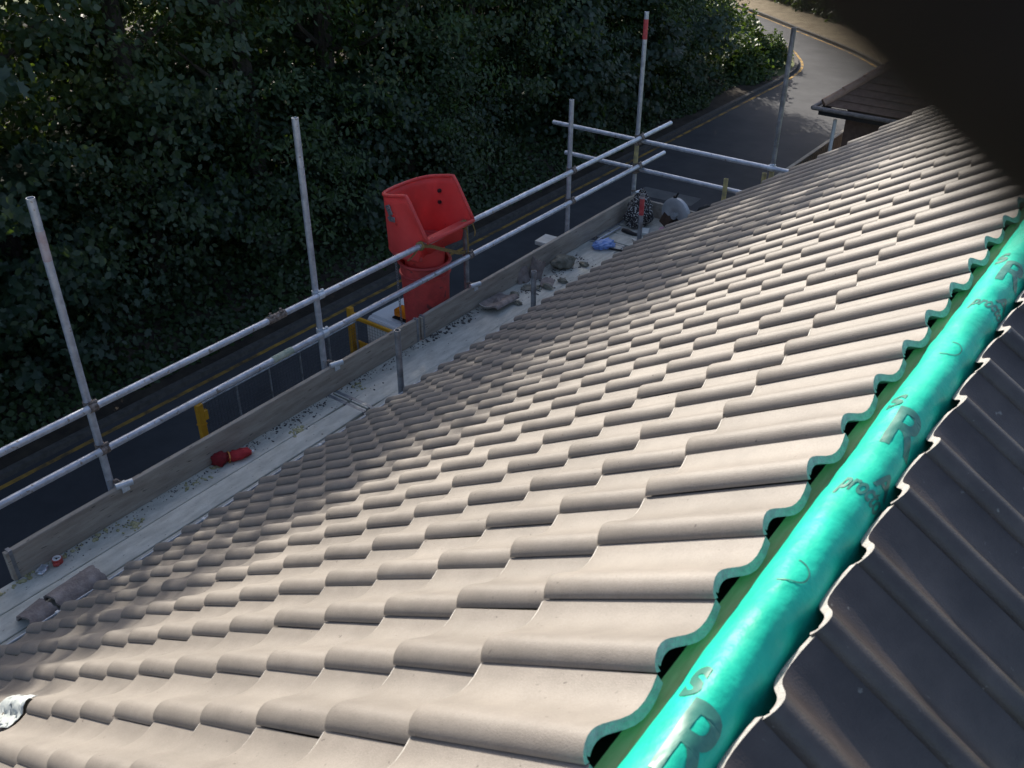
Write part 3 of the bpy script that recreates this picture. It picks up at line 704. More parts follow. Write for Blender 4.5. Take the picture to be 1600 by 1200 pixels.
rail('guard_rail', (XR_, -2.2, ZL), (XR_, 9.62, ZL), 'lower guard rail along the toe board with a mossy pale sleeve', gr)
rail('guard_rail', (-1.25, 9.10, 0.775), (1.66, 9.10, 0.787), 'upper cross rail past the gable, sticking out over the road', gr)
rail('guard_rail', (-1.07, 9.10, 0.450), (1.62, 9.10, 0.462), 'lower cross rail past the gable, sticking out over the road', gr)
bm = bmesh.new(); a_tube(bm, (XR_, 3.74, ZL), (XR_, 3.93, ZL), TR+0.003, 14)
sl_ = from_bm('wrapped_tape', bm, mat('mossy_wrap', (0.30, 0.36, 0.28), (0.48, 0.52, 0.42), 0.8, scale=25), None, True, R(40))
tag(sl_, 'pale mossy tape wrapped round the lower guard rail', 'tape')
# supporting ledger and transoms under the deck
rail('ledger', (XP+2*TR, -1.0, -0.17), (XP+2*TR, 9.4, -0.17), 'ledger tube under the outer edge of the deck', 'tubes under the deck', M['galv_dull'])
rail('ledger', (0.548-2*TR, -1.0, -0.17), (0.548-2*TR, 9.4, -0.17), 'ledger tube under the inner edge of the deck', 'tubes under the deck', M['galv_dull'])
for y in (-0.6, 1.2, 2.3, 3.6, 4.33, 5.4, 6.6, 7.6, 8.5):
    rail('transom', (-0.45 if y == 7.6 else -0.22, y, -0.118), (0.62, y, -0.118), 'short cross tube carrying the deck boards', 'cross tubes under the deck', M['galv_dull'])
# deck boards, each its own
DT = 0.038
def board(name, x0, x1, y0, y1, z, label, cat, group, m, seed=0, warp=0.003):
    t = empty(name, ((x0+x1)/2, (y0+y1)/2, z-DT), label, cat, group)
    g = random.Random(seed); n = 14; bm = bmesh.new(); hw, hl = (x1-x0)/2, (y1-y0)/2
    along = hl > hw; L = hl if along else hw; S = hw if along else hl; rows = []
    for k in range(n+1):
        f = -L+2*L*k/n; dz = warp*mnoise.noise(Vector((f*0.9, seed*3.3, 1))); ds = warp*0.6*mnoise.noise(Vector((f*1.1, seed*5.1, 9)))
        ch = 0.0 if 0 < k < n else 0.012
        pts = [(-S+ds+ch, 0), (-S+ds+ch, DT-0.004+dz), (-S+ds+0.004+ch, DT+dz), (S+ds-0.004-ch, DT+dz), (S+ds-ch, DT-0.004+dz), (S+ds-ch, 0)]
        rows.append([bm.verts.new((a, f, b) if along else (f, a, b)) for a, b in pts])
    for k in range(n):
        for j in range(6): bm.faces.new((rows[k][j], rows[k][(j+1) % 6], rows[k+1][(j+1) % 6], rows[k+1][j]))
    bm.faces.new(rows[0]); bm.faces.new(rows[-1][::-1]); bmesh.ops.recalc_face_normals(bm, faces=bm.faces[:])
    from_bm('plank', bm, m, t)
    for k in (0, 1):                       # hoop iron round each end
        bm = bmesh.new(); f = (-L+0.03) if k == 0 else (L-0.03)
        a_box(bm, (0, f, DT/2) if along else (f, 0, DT/2), (2*S+0.001, 0.028, DT+0.0035) if along else (0.028, 2*S+0.001, DT+0.0035))
        from_bm('end_band', bm, M['galv_dull'], t)
    return t
gb = 'scaffold boards of the deck'
cols = ((-0.018, 0.188), (0.197, 0.392), (0.402, 0.585))
labs_a = ('near deck board running beside the toe board', 'near middle deck board with the old ridge tile on it', 'near deck board running beside the gutter')
labs_b = ('far deck board beside the toe board under the loose tile', 'far middle deck board with mortar crumbs on it', 'far deck board beside the gutter past the cross joint')
for k, (a, b) in enumerate(cols):
    ya = 4.215 + (0.0, 0.0, -0.008)[k]
    board('deck_board', a, b, -0.9, ya, 0.0+0.002*(k == 1), labs_a[k], 'board', gb, M['deck'], k)
    yb = (8.02, 8.10, 8.05)[k]
    board('deck_board', a-0.02*(k > 0), b-0.012*(k > 0), ya+0.022, yb, -0.004+0.003*k, labs_b[k], 'board', gb, M['deck'], 10+k)
for k, (a, b) in enumerate(((8.125, 8.335), (8.345, 8.555), (8.565, 8.775), (8.785, 8.98))):
    board('deck_board', -0.02, 2.9, a, b, -0.002-0.003*(k % 2), ('gable deck board ending beside the blue bag', 'gable deck board under the flecked bag', 'gable deck board under the cut-off saw', 'outermost gable deck board along the end toe board')[k], 'board', gb, M['deck'], 20+k)
# toe boards on edge
def toe(name, p, q, h, label, seed):
    p = Vector(p); q = Vector(q); d = (q-p); L = d.length; u = d.normalized(); n_ = Vector((-u.y, u.x, 0)); t = empty(name, p, label, 'board', 'toe boards of the scaffold')
    bm = bmesh.new(); rows = []; n = 16
    for k in range(n+1):
        f = L*k/n; w_ = 0.003*mnoise.noise(Vector((f, seed*2.7, 4))); ch = 0.006 if k in (0, n) else 0
        pts = [(0, 0), (0, h-0.004-ch+w_), (0.004, h-ch+w_), (DT-0.004, h-ch+w_), (DT, h-0.004-ch+w_), (DT, 0)]
        rows.append([bm.verts.new(u*f + n_*(a+w_) + Vector((0, 0, b+0.004))) for a, b in pts])
    for k in range(n):
        for j in range(6): bm.faces.new((rows[k][j], rows[k][(j+1) % 6], rows[k+1][(j+1) % 6], rows[k+1][j]))
    bm.faces.new(rows[0]); bm.faces.new(rows[-1][::-1]); bmesh.ops.recalc_face_normals(bm, faces=bm.faces[:])
    from_bm('plank', bm, M['toe'], t)
    for f in (0.03, L-0.03):
        bm = bmesh.new(); a_box(bm, u*f+n_*(DT/2)+Vector((0, 0, h/2+0.004)), (DT+0.003, 0.022, h+0.003) if abs(u.y) > 0.5 else (0.03, DT+0.003, h+0.003)); from_bm('end_band', bm, M['galv_dull'], t)
    return t
toe('toe_board', (0.0, 1.595, 0), (0.0, 5.28, 0), 0.219, 'brown toe board on edge beside the red cloth and tape measure', 1)
toe('toe_board', (0.004, 5.30, 0), (0.0, 9.02, 0), 0.219, 'weathered toe board on edge from the chute to the far corner', 2)
toe('toe_board', (2.6, 9.0, 0), (0.03, 9.0, 0), 0.17, 'end toe board on edge behind the cut-off saw', 3)
for (y, lb) in ((2.40, 'bright toe board clip below the tall red-banded standard'), (4.30, 'bright toe board clip beside the tipper truck'), (6.05, 'bright toe board clip beside the red chute'), (9.00, 'bright toe board clip at the corner standard')):
    t = empty('toe_board_clip', (-0.019, y, 0.225), lb, 'clip', 'clips holding the toe board')
    bm = bmesh.new(); a_tube(bm, (0.0, -0.05, 0.008), (0.03, 0.055, 0.006), 0.022, 12); a_box(bm, (0.026, 0.0, -0.02), (0.008, 0.055, 0.05), None, 0.002); a_box(bm, (0, 0, 0.003), (0.058, 0.06, 0.006))
    from_bm('saddle', bm, M['zinc'], t, True, R(40))
    bm = bmesh.new(); a_tube(bm, (-0.06, 0, 0.012), (0.0, 0, 0.012), 0.0075, 6); a_box(bm, (-0.055, -0.015, 0.012), (0.018, 0.03, 0.022), None, 0.003); from_bm('bolt', bm, M['rust'], t)

# white board end poking out past the toe board
t = empty('board_offcut', (-0.27, 7.76, -0.06), 'pale stub of board sticking out over the road past the toe board', 'board')
bm = bmesh.new(); a_box(bm, (0, 0, 0.035), (0.40, 0.22, 0.045), Matrix.Rotation(R(3), 3, 'Z'), 0.004); from_bm('plank', bm, M['pale_wood'], t)
bm = bmesh.new(); a_box(bm, (-0.01, -0.03, 0.0), (0.34, 0.12, 0.022), Matrix.Rotation(R(-4), 3, 'Z'), 0.003); from_bm('packer', bm, M['pale_wood'], t)

# ================================================================== RED CHUTE
ch = empty('rubbish_chute', (-0.30, 5.73, 0.66), 'red plastic rubbish chute with an open hopper hung on the guard rail', 'rubbish chute')
cxl = Vector((-0.30, 5.73, 0.66))
def wl(x, y, z): return Vector((x, y, z))-cxl
HY, XB, XF = 0.305, -0.53, 0.0
out = []
nA = 18
for k in range(9): out.append((XF+(-0.34-XF)*k/8, -HY))
for k in range(1, nA): 
    a = math.pi*k/nA; out.append((-0.34-0.235*abs(math.sin(a))**0.62, -HY*(abs(math.cos(a))**0.8)*(1 if math.cos(a) > 0 else -1)))
for k in range(9): out.append((-0.34+(XF+0.34)*k/8, HY))
def rimz(x): return 1.225+(x+0.205)*0.22 if x < -0.205 else 1.225-(x+0.205)/0.205*0.350
def botz(x): return 0.66 if x < -0.10 else 0.861
bm = bmesh.new(); colv = []
nz = 7
for (x, y) in out:
    c = []
    for k in range(nz+1):
        f = k/nz; z = botz(x)+(rimz(x)-botz(x))*f
        sc = 0.93+0.07*f
        c.append(bm.verts.new(wl(x if x > -0.34 else -0.34+(x+0.34)*sc, 5.73+y*(0.955+0.045*f), z)))
    colv.append(c)
for a, b in zip(colv[:-1], colv[1:]):
    for k in range(nz): bm.faces.new((a[k], b[k], b[k+1], a[k+1]))
n = len(out); ringv = []; RT = 0.19
cc = colv[2:-2]; m_ = len(cc)
for k in range(m_):
    a = -0.55 - (2*math.pi-1.10)*k/(m_-1)
    ringv.append(bm.verts.new(wl(-0.315+RT*math.cos(a), 5.73+RT*math.sin(a), 0.655)))
for k in range(m_-1): bm.faces.new((cc[k][0], ringv[k], ringv[k+1], cc[k+1][0]))
bm.faces.new((cc[0][0], cc[-1][0], ringv[-1], ringv[0]))
for k in (0, 1): bm.faces.new((colv[k][0], colv[k+1][0], colv[-2-k][0], colv[-1-k][0]))
bmesh.ops.recalc_face_normals(bm, faces=bm.faces[:])
hop = from_bm('hopper', bm, M['red_plastic'], ch, True, R(35))
md = hop.modifiers.new('wall', 'SOLIDIFY'); md.thickness = 0.010; md.offset = 0
bm = bmesh.new(); a_path(bm, [wl(x if x > -0.34 else x, 5.73+y, rimz(x)) for x, y in out], 0.016, 8); a_path(bm, [wl(XF+0.004, 5.73-HY, 0.868), wl(XF+0.012, 5.73, 0.866), wl(XF+0.004, 5.73+HY, 0.868)], 0.019, 8)
from_bm('hopper_rim', bm, M['red_plastic'], hop, True)
bm = bmesh.new(); a_path(bm, [wl(-0.30+0.30*math.cos(a), 5.73+0.30*math.sin(a)*0.98, 0.655) for a in [R(70)+R(235)*k/24 for k in range(25)]], 0.024, 6)
from_bm('base_flange', bm, M['red_plastic'], hop, True)
bm = bmesh.new(); a_tube(bm, wl(-0.315, 5.73, 0.67), wl(-0.315, 5.73, 0.36), 0.185, 28, 0.170, wall=0.008); from_bm('spout', bm, M['red_plastic'], hop, True, R(40))
bm = bmesh.new()
a_box(bm, wl(-0.40, 5.73-HY-0.012, 1.06), (0.05, 0.012, 0.09), Matrix.Rotation(R(-25), 3, 'Y'), 0.003); a_box(bm, wl(-0.375, 5.73-HY-0.012, 0.985), (0.07, 0.012, 0.045), None, 0.003)
for x, z in ((-0.40, 1.08), (-0.39, 1.0), (-0.36, 0.985)): a_tube(bm, wl(x, 5.73-HY-0.035, z), wl(x, 5.73-HY, z), 0.012, 8)
from_bm('bracket', bm, M['galv_dull'], ch)
for z in (1.06, 0.955):
    bm = bmesh.new(); a_tube(bm, wl(-0.36, 5.73+HY-0.03, z), wl(-0.36, 5.73+HY+0.02, z), 0.017, 8); from_bm('bolt', bm, M['bolt'], ch)
bm = bmesh.new()
for k in range(9):
    z = 0.70+k*0.055; a_tube(bm, wl(-0.505, 5.73-HY*0.80, z), wl(-0.475, 5.73-HY*0.80+0.02, z), 0.006, 6)
from_bm('rivets', bm, M['bolt'], hop)
def section(p, q, rt, rb):
    bm = bmesh.new(); p = Vector(p)-cxl; q = Vector(q)-cxl; d = (q-p).normalized()
    a_tube(bm, p, q, rt, 32, rb, wall=0.010)
    for f, ex in ((0.0, 0.016), (0.10, 0.008), (0.97, 0.008)):
        c = p.lerp(q, f); r = rt+(rb-rt)*f; x, y, _ = frame_from(d)
        a_path(bm, [c+x*(r+0.004)*math.cos(2*math.pi*k/32)+y*(r+0.004)*math.sin(2*math.pi*k/32) for k in range(32)], ex*0.8+0.004, 6, closed=True)
    return from_bm('chute_section', bm, M['red_dirty'], ch, True, R(40))
section((-0.315, 5.73, 0.52), (-0.315, 5.735, -0.52), 0.222, 0.185)
section((-0.33, 5.735, -0.42), (-0.75, 5.78, -1.35), 0.222, 0.185)
section((-0.70, 5.775, -1.25), (-1.35, 5.84, -2.05), 0.222, 0.185)
section((-1.29, 5.83, -1.96), (-2.15, 5.92, -2.55), 0.222, 0.185)
bm = bmesh.new()
cp_ = [Vector((-0.49, 5.49, 1.13)), Vector((-0.49, 5.485, 0.9)), Vector((-0.475, 5.50, 0.62)), Vector((-0.46, 5.515, 0.5)), Vector((-0.44, 5.53, -0.4)), Vector((-0.60, 5.58, -1.0))]
k = 0
for a, b in zip(cp_[:-1], cp_[1:]):
    nlk = max(1, int((b-a).length/0.026))
    for i in range(nlk):
        c = a.lerp(b, i/nlk)-cxl; d = (b-a).normalized(); x, y, _ = frame_from(d); s_ = x if k % 2 else y; k += 1
        a_path(bm, [c+d*0.018*math.cos(t_)+s_*0.010*math.sin(t_) for t_ in [2*math.pi*q/8 for q in range(8)]], 0.0035, 4, closed=True)
from_bm('chain', bm, M['galv_dull'], ch)
# webbing strap that ties the chute to the rail and the short standard
t = empty('strap', (-0.02, 5.73, 0.8), 'brown webbing strap tying the red chute to the guard rail', 'strap')
o0 = Vector((-0.02, 5.73, 0.8))
bm = bmesh.new()
ribbon(bm, [Vector(p)-o0 for p in ((-0.02, 5.40, 0.84), (-0.035, 5.50, 0.80), (-0.05, 5.60, 0.745), (-0.06, 5.70, 0.69), (-0.07, 5.80, 0.64), (-0.075, 5.92, 0.575), (-0.08, 6.02, 0.55))], 0.032, (0.2, 0.1, 1)); from_bm('webbing', bm, M['strap'], t)
for y in (5.39, 5.965):
    bm = bmesh.new()
    a_path(bm, [Vector((XR_+0.031*math.cos(a), y+0.012*math.sin(2*a), ZU+0.031*math.sin(a)))-o0 for a in [2*math.pi*k/14 for k in range(14)]], 0.009, 6, closed=True)
    a_path(bm, [Vector((XR_+0.033*math.cos(a), y+0.012+0.01*math.sin(a), ZU+0.033*math.sin(a)))-o0 for a in [2*math.pi*k/14 for k in range(14)]], 0.008, 6, closed=True)
    from_bm('knot', bm, M['strap'], t, True)
bm = bmesh.new()
ribbon(bm, [Vector(p)-o0 for p in ((-0.045, 5.98, 0.86), (-0.03, 5.985, 0.78), (-0.035, 6.0, 0.66), (-0.05, 6.02, 0.58), (-0.06, 6.03, 0.54))], 0.014, (0.3, 1, 0)); ribbon(bm, [Vector(p)-o0 for p in ((-0.02, 5.99, 0.87), (0.0, 6.03, 0.83), (0.01, 6.05, 0.76), (0.0, 6.05, 0.71))], 0.012, (0.3, 1, 0)); ribbon(bm, [Vector(p)-o0 for p in ((-0.03, 5.33, 0.82), (-0.03, 5.27, 0.79), (-0.04, 5.22, 0.765))], 0.02, (1, 0, 0.3))
from_bm('loose_end', bm, M['strap'], t)

# ================================================================== TIPPER TRUCK
tk = empty('tipper_truck', (-3.1, 7.2, G), 'caged tipper truck with yellow corner posts, white cab and amber light bar', 'truck')
tb = Vector((-3.1, 7.2, G))
def tl(x, y, z): return Vector((x, y, z))-tb
XL, XRr, YB, YF = -4.05, -2.12, 5.56, 8.36
bm = bmesh.new(); a_box(bm, tl((XL+XRr)/2, (YB+YF)/2, G+0.92), (XRr-XL, YF-YB, 0.08)); from_bm('bed', bm, M['dark_rubber'], tk)
bm = bmesh.new(); a_box(bm, tl(-2.7, 7.9, G+0.68), (0.10, 5.4, 0.16)); a_box(bm, tl(-3.45, 7.9, G+0.68), (0.10, 5.4, 0.16)); from_bm('chassis', bm, M['dark_rubber'], tk)
for nm, x in (('side_panel', XL), ('side_panel', XRr)):
    bm = bmesh.new(); a_box(bm, tl(x, (YB+YF)/2, G+1.16), (0.04, YF-YB-0.1, 0.40), None, 0.006); from_bm(nm, bm, M['yellow_paint'], tk)
bm = bmesh.new(); a_box(bm, tl((XL+XRr)/2, YB-0.025, G+1.16), (XRr-XL-0.1, 0.04, 0.40), None, 0.006); from_bm('tailboard', bm, M['yellow_paint'], tk)
for x, y, zt in ((XL, YB, -2.40), (XRr, YB, -2.40), (XL-0.17, YF+0.02, -2.28), (XRr, YF+0.02, -2.28)):
    bm = bmesh.new(); a_box(bm, tl(x, y, (G+0.9+zt)/2), (0.075, 0.09, zt-G-0.9), None, 0.008)
    a_box(bm, tl(x+0.02, y+0.06, zt-0.18), (0.05, 0.06, 0.14), None, 0.006); a_box(bm, tl(x, y, zt-0.30), (0.086, 0.10, 0.02))
    from_bm('corner_post', bm, M['yellow_paint'], tk)
for x in (XL, XRr):                                   # mesh cage sides
    bm = bmesh.new()
    for z in (-2.42, -3.24): a_tube(bm, tl(x, YB+0.05, z), tl(x, YF-0.05, z), 0.015, 6)
    for k in range(6): y = YB+0.05+(YF-YB-0.1)*k/5; a_tube(bm, tl(x, y, -3.24), tl(x, y, -2.42), 0.0145, 6)
    cg = from_bm('cage_frame', bm, M['galv_dull'], tk)
    bm = bmesh.new()
    ny_, nz_ = 56, 16
    for k in range(1, ny_): y = YB+0.05+(YF-YB-0.1)*k/ny_; a_tube(bm, tl(x+0.003, y, -3.24), tl(x+0.003, y, -2.42), 0.0022, 3, caps=False)
    for k in range(1, nz_): z = -3.24+0.82*k/nz_; a_tube(bm, tl(x-0.003, YB+0.05, z), tl(x-0.003, YF-0.05, z), 0.0022, 3, caps=False)
    w_ = from_bm('wire_mesh', bm, M['mesh_wire'], cg); w_['kind'] = 'stuff'
bm = bmesh.new()
for z in (-2.40, -2.80): a_box(bm, tl((XL+XRr)/2-0.08, YF+0.0, z), (XRr-XL+0.02, 0.045, 0.05), None, 0.005)
for x in (-3.55, -2.85): a_box(bm, tl(x, YF+0.0, -2.98), (0.045, 0.04, 0.4), None, 0.005)
hb = from_bm('headboard', bm, M['yellow_paint'], tk)
bm = bmesh.new(); a_box(bm, tl((XL+XRr)/2-0.04, YF-0.012, -3.18), (XRr-XL-0.08, 0.02, 0.74)); from_bm('headboard_sheet', bm, M['yellow_paint'], hb)
bm = bmesh.new()
for k in range(1, 36): x = XL+(XRr-XL)*k/36; a_tube(bm, tl(x, YF, -2.80), tl(x, YF, -2.40), 0.0022, 3, caps=False)
for k in range(1, 8): z = -2.80+0.4*k/8; a_tube(bm, tl(XL, YF, z), tl(XRr, YF, z), 0.0022, 3, caps=False)
w_ = from_bm('headboard_mesh', bm, M['mesh_wire'], hb); w_['kind'] = 'stuff'
bm = bmesh.new()                                       # cab
secc = [(8.50, 0.62), (8.50, 2.10), (8.58, 2.18), (9.55, 2.16), (9.75, 2.08), (10.25, 1.42), (10.75, 1.20), (10.82, 0.85), (10.80, 0.42), (8.6, 0.42)]
A = [bm.verts.new(tl(-4.06, y, G+z)) for y, z in secc]; B = [bm.verts.new(tl(-2.14, y, G+z)) for y, z in secc]
for k in range(len(secc)): bm.faces.new((A[k], A[(k+1) % 10], B[(k+1) % 10], B[k]))
bm.faces.new(A[::-1]); bm.faces.new(B); bmesh.ops.recalc_face_normals(bm, faces=bm.faces[:])
bmesh.ops.bevel(bm, geom=bm.edges[:], offset=0.04, segments=2, affect='EDGES'); from_bm('cab', bm, M['white_paint'], tk, True, R(40))
bm = bmesh.new()
q = [tl(-4.0, 9.80, G+2.055), tl(-2.2, 9.80, G+2.055), tl(-2.15, 10.24, G+1.475), tl(-4.05, 10.24, G+1.475)]
bm.faces.new([bm.verts.new(p+Vector((0, 0.02, 0.02))) for p in q]); from_bm('windscreen', bm, M['glass'], tk)
for x in (-4.067, -2.133):
    bm = bmesh.new(); bm.faces.new([bm.verts.new(tl(x, y, G+z)) for y, z in ((8.75, 1.45), (9.95, 1.45), (9.65, 2.02), (8.75, 2.02))]); from_bm('side_window', bm, M['glass'], tk)
lb_ = bm = bmesh.new(); a_box(bm, tl(-3.42, 8.80, G+2.275), (0.52, 0.21, 0.13), None, 0.035); lb = from_bm('light_bar', bm, M['amber'], tk, True, R(40))
bm = bmesh.new(); a_box(bm, tl(-3.42, 8.80, G+2.196), (0.54, 0.22, 0.022), None, 0.004); from_bm('light_bar_base', bm, M['dark_rubber'], lb)
for x in (-4.0, -2.2):
    for y in (6.35, 9.75):
        bm = bmesh.new(); a_tube(bm, tl(x-0.1, y, G+0.34), tl(x+0.1, y, G+0.34), 0.34, 20); w_ = from_bm('wheel', bm, M['dark_rubber'], tk, True, R(40))
        bm = bmesh.new(); s_ = -1 if x < -3 else 1; a_tube(bm, tl(x+s_*0.08, y, G+0.34), tl(x+s_*0.106, y, G+0.34), 0.20, 14); from_bm('hub', bm, M['galv_dull'], w_)
for x in (-3.85, -2.35):
    bm = bmesh.new(); a_box(bm, tl(x, 10.80, G+0.95), (0.28, 0.06, 0.18), None, 0.02); from_bm('headlight', bm, M['soffit'], tk)
bm = bmesh.new(); a_blob(bm, (0, 0, 0.36), (0.42, 0.36, 0.40), 3, 0.18, 2.2, 4, 0.0)
t = from_bm('bulk_bag', bm, M['bulk_bag'], None, True); t.location = (-3.25, 7.85, G+0.965); tag(t, 'cream bulk bag standing in the truck bed by the headboard', 'bag')

# ================================================================== THINGS ON THE DECK
# half-round old ridge tile lying by the gutter, cracked
def half_pipe(bm, r, L, th, arc_, seed, jag=0.02):
    g = random.Random(seed); n = 12; A = []
    for k in range(n+1):
        a = R(90-arc_/2)+R(arc_)*k/n
        j0 = g.uniform(-jag, jag); j1 = g.uniform(-jag, jag)
        row = []
        for f in range(7):
            y = -L/2+L*f/6 + (j0 if f == 0 else (j1 if f == 6 else 0))
            row.append((bm.verts.new((r*math.cos(a), y, r*math.sin(a))), bm.verts.new(((r-th)*math.cos(a), y, (r-th)*math.sin(a)))))
        A.append(row)
    for k in range(n):
        for f in range(6):
            bm.faces.new((A[k][f][0], A[k][f+1][0], A[k+1][f+1][0], A[k+1][f][0])); bm.faces.new((A[k][f][1], A[k+1][f][1], A[k+1][f+1][1], A[k][f+1][1]))
        bm.faces.new((A[k][0][0], A[k+1][0][0], A[k+1][0][1], A[k][0][1])); bm.faces.new((A[k][6][0], A[k][6][1], A[k+1][6][1], A[k+1][6][0]))
    for f in range(6):
        bm.faces.new((A[0][f][0], A[0][f][1], A[0][f+1][1], A[0][f+1][0])); bm.faces.new((A[-1][f][0], A[-1][f+1][0], A[-1][f+1][1], A[-1][f][1]))
    bmesh.ops.recalc_face_normals(bm, faces=bm.faces[:])
bm = bmesh.new(); half_pipe(bm, 0.115, 0.30, 0.016, 150, 1, 0.007)
t = from_bm('ridge_tile', bm, M['old_tile'], None, True, R(50)); t.location = (0.40, 1.76, -0.012); t.rotation_euler = (0, 0, R(3)); tag(t, 'old half-round ridge tile with a broken end lying on the deck by the gutter', 'tile')
bm = bmesh.new(); half_pipe(bm, 0.112, 0.15, 0.016, 145, 5, 0.010)
t = from_bm('ridge_tile_piece', bm, M['old_tile'], None, True, R(50)); t.location = (0.402, 1.515, -0.022); t.rotation_euler = (R(3), R(-6), R(7)); tag(t, 'snapped-off piece of old ridge tile against the longer one', 'tile')
# tape measure and silver case
t = empty('tape_measure', (0.052, 1.842, 0.0), 'round red tape measure with a white face against the toe board', 'tape measure')
bm = bmesh.new(); a_tube(bm, (0, 0, 0.002), (0, 0, 0.036), 0.031, 20); a_box(bm, (0.018, -0.018, 0.014), (0.035, 0.035, 0.022), Matrix.Rotation(R(45), 3, 'Z'), 0.004); from_bm('case', bm, M['tape_red'], t, True, R(40))
bm = bmesh.new(); a_tube(bm, (0, 0, 0.036), (0, 0, 0.0385), 0.026, 20); fc = from_bm('face', bm, M['soffit'], t, True, R(40))
bm = bmesh.new(); a_box(bm, (0.004, 0.003, 0.0392), (0.024, 0.005, 0.001), Matrix.Rotation(R(50), 3, 'Z')); a_box(bm, (-0.006, -0.006, 0.0392), (0.016, 0.004, 0.001), Matrix.Rotation(R(50), 3, 'Z')); a_box(bm, (0.008, -0.005, 0.0392), (0.010, 0.010, 0.001)); from_bm('face_mark', bm, M['bolt'], fc)
t = empty('metal_tin', (0.052, 1.742, 0.0), 'small dented silver tin beside the red tape measure', 'tin', rot=(0, 0, R(28)))
bm = bmesh.new(); a_box(bm, (0, 0, 0.012), (0.05, 0.075, 0.022), None, 0.009); from_bm('body', bm, M['silver'], t, True, R(40))
bm = bmesh.new(); a_box(bm, (0, 0, 0.0235), (0.032, 0.052, 0.002), None, 0.0008); a_path(bm, [(-0.02, -0.032, 0.025), (0.02, -0.032, 0.028), (0.022, 0.03, 0.026), (-0.02, 0.033, 0.025)], 0.003, 5, closed=True); from_bm('lid', bm, M['galv'], t)
# red cloth bundle
t = empty('red_bundle', (0.06, 3.15, 0.0), 'crumpled red cloth bundle tied with an orange band', 'cloth', rot=(0, 0, R(66)))
bm = bmesh.new(); a_blob(bm, (-0.055, 0.0, 0.042), (0.062, 0.055, 0.05), 3, 0.45, 3.2, 1, 0.002); from_bm('rolled_end', bm, mat('dark_red_cloth', (0.16, 0.008, 0.012), (0.26, 0.015, 0.02), 0.85, scale=14, bump=0.6, bscale=30), t, True)
bm = bmesh.new(); a_blob(bm, (0.075, 0.0, 0.032), (0.095, 0.05, 0.034), 3, 0.35, 4.5, 2, 0.002); from_bm('fold', bm, M['red_cloth'], t, True)
bm = bmesh.new(); a_path(bm, [(0.005+0.006*math.sin(a), 0.044*math.cos(a), 0.034+0.036*math.sin(a)) for a in [2*math.pi*k/14 for k in range(14)]], 0.006, 5, closed=True); from_bm('band', bm, M['orange'], t, True)
bm = bmesh.new(); a_tube(bm, (0.155, 0.0, 0.028), (0.185, -0.003, 0.026), 0.011, 8); from_bm('white_tip', bm, M['soffit'], t, True, R(40))
# loose pantile with a lump of mortar on it
t = bpy.data.objects.new('loose_tile', tile_mesh('loose_tile', 0.36, M['old_tile'], M['tile'])); link(t)
t.matrix_world = Matrix.Translation((0.245, 6.045, 0.018)) @ Matrix.Rotation(R(94), 4, 'Z') @ Matrix.Rotation(R(2), 4, 'X') @ Matrix.Diagonal((1, 1.05, 1, 1))
tag(t, 'loose brown pantile lying on the deck with a mortar wedge on it', 'tile')
bm = bmesh.new(); vb = [bm.verts.new(p) for p in ((-0.05, -0.04, 0), (0.055, -0.045, 0), (0.06, 0.05, 0), (-0.045, 0.05, 0), (0.0, -0.005, 0.075), (0.03, 0.03, 0.05))]
bmesh.ops.convex_hull(bm, input=vb); t = from_bm('mortar_wedge', bm, M['old_tile'], None); t.location = (0.135, 6.19, 0.022); t.rotation_euler = (0, 0, R(20)); tag(t, 'pointed wedge of mortar standing on the loose pantile', 'rubble')
# heap of broken tiles against the toe board
for k, (loc, rot, L, lb) in enumerate((((0.07, 6.90, 0.075), (R(75), R(10), R(12)), 0.22, 'curved brown tile leaning on the toe board in the rubble heap'),
                                       ((0.03, 6.76, 0.07), (R(68), 0, R(75)), 0.15, 'narrow tile shard standing on edge beside the leaning tile'),
                                       ((0.24, 6.87, 0.012), (R(4), R(6), R(30)), 0.16, 'flat tile shard lying below the leaning tile'),
                                       ((0.16, 6.70, 0.016), (R(-6), R(4), R(110)), 0.15, 'pale dirty tile shard lying at the foot of the rubble heap'))):
    bm = bmesh.new(); half_pipe(bm, 0.14, L, 0.014, 62, 10+k, 0.02)
    bmesh.ops.translate(bm, verts=bm.verts[:], vec=(0, 0, -0.135))
    t = from_bm('tile_shard', bm, M['mortar_stone'] if k == 3 else M['old_tile'], None, True, R(50)); t.location = loc; t.rotation_euler = rot; tag(t, lb, 'tile', 'broken tiles on the deck')
bm = bmesh.new(); a_blob(bm, (0, 0, 0.055), (0.12, 0.085, 0.075), 3, 0.35, 2.4, 6, 0.001); t = from_bm('rubble_lump', bm, M['mortar_stone'], None, True); t.location = (0.15, 7.26, 0); t.rotation_euler = (0, 0, R(60)); tag(t, 'big grey lump of old mortar beside the leaning tile', 'rubble')
for k, (x, y, s, lb) in enumerate(((0.30, 7.42, 0.035, 'small mossy stone lying alone on the middle deck board'), (0.29, 6.78, 0.04, 'broken stone chip beside the inner tube stub'), (0.34, 6.98, 0.035, 'reddish rubble chip in front of the big mortar lump'), (0.14, 6.46, 0.035, 'grey crumbly mortar bit next to the loose pantile'), (0.27, 6.34, 0.03, 'flat grey mortar flake below the loose pantile'))):
    bm = bmesh.new(); a_blob(bm, (0, 0, s*0.5), (s*1.4, s, s*0.7), 2, 0.6, 2.5, 30+k, 0.001); t = from_bm('rubble_chip', bm, M['mortar_stone'], None); t.location = (x, y, 0); tag(t, lb, 'rubble', 'bits of rubble on the deck')
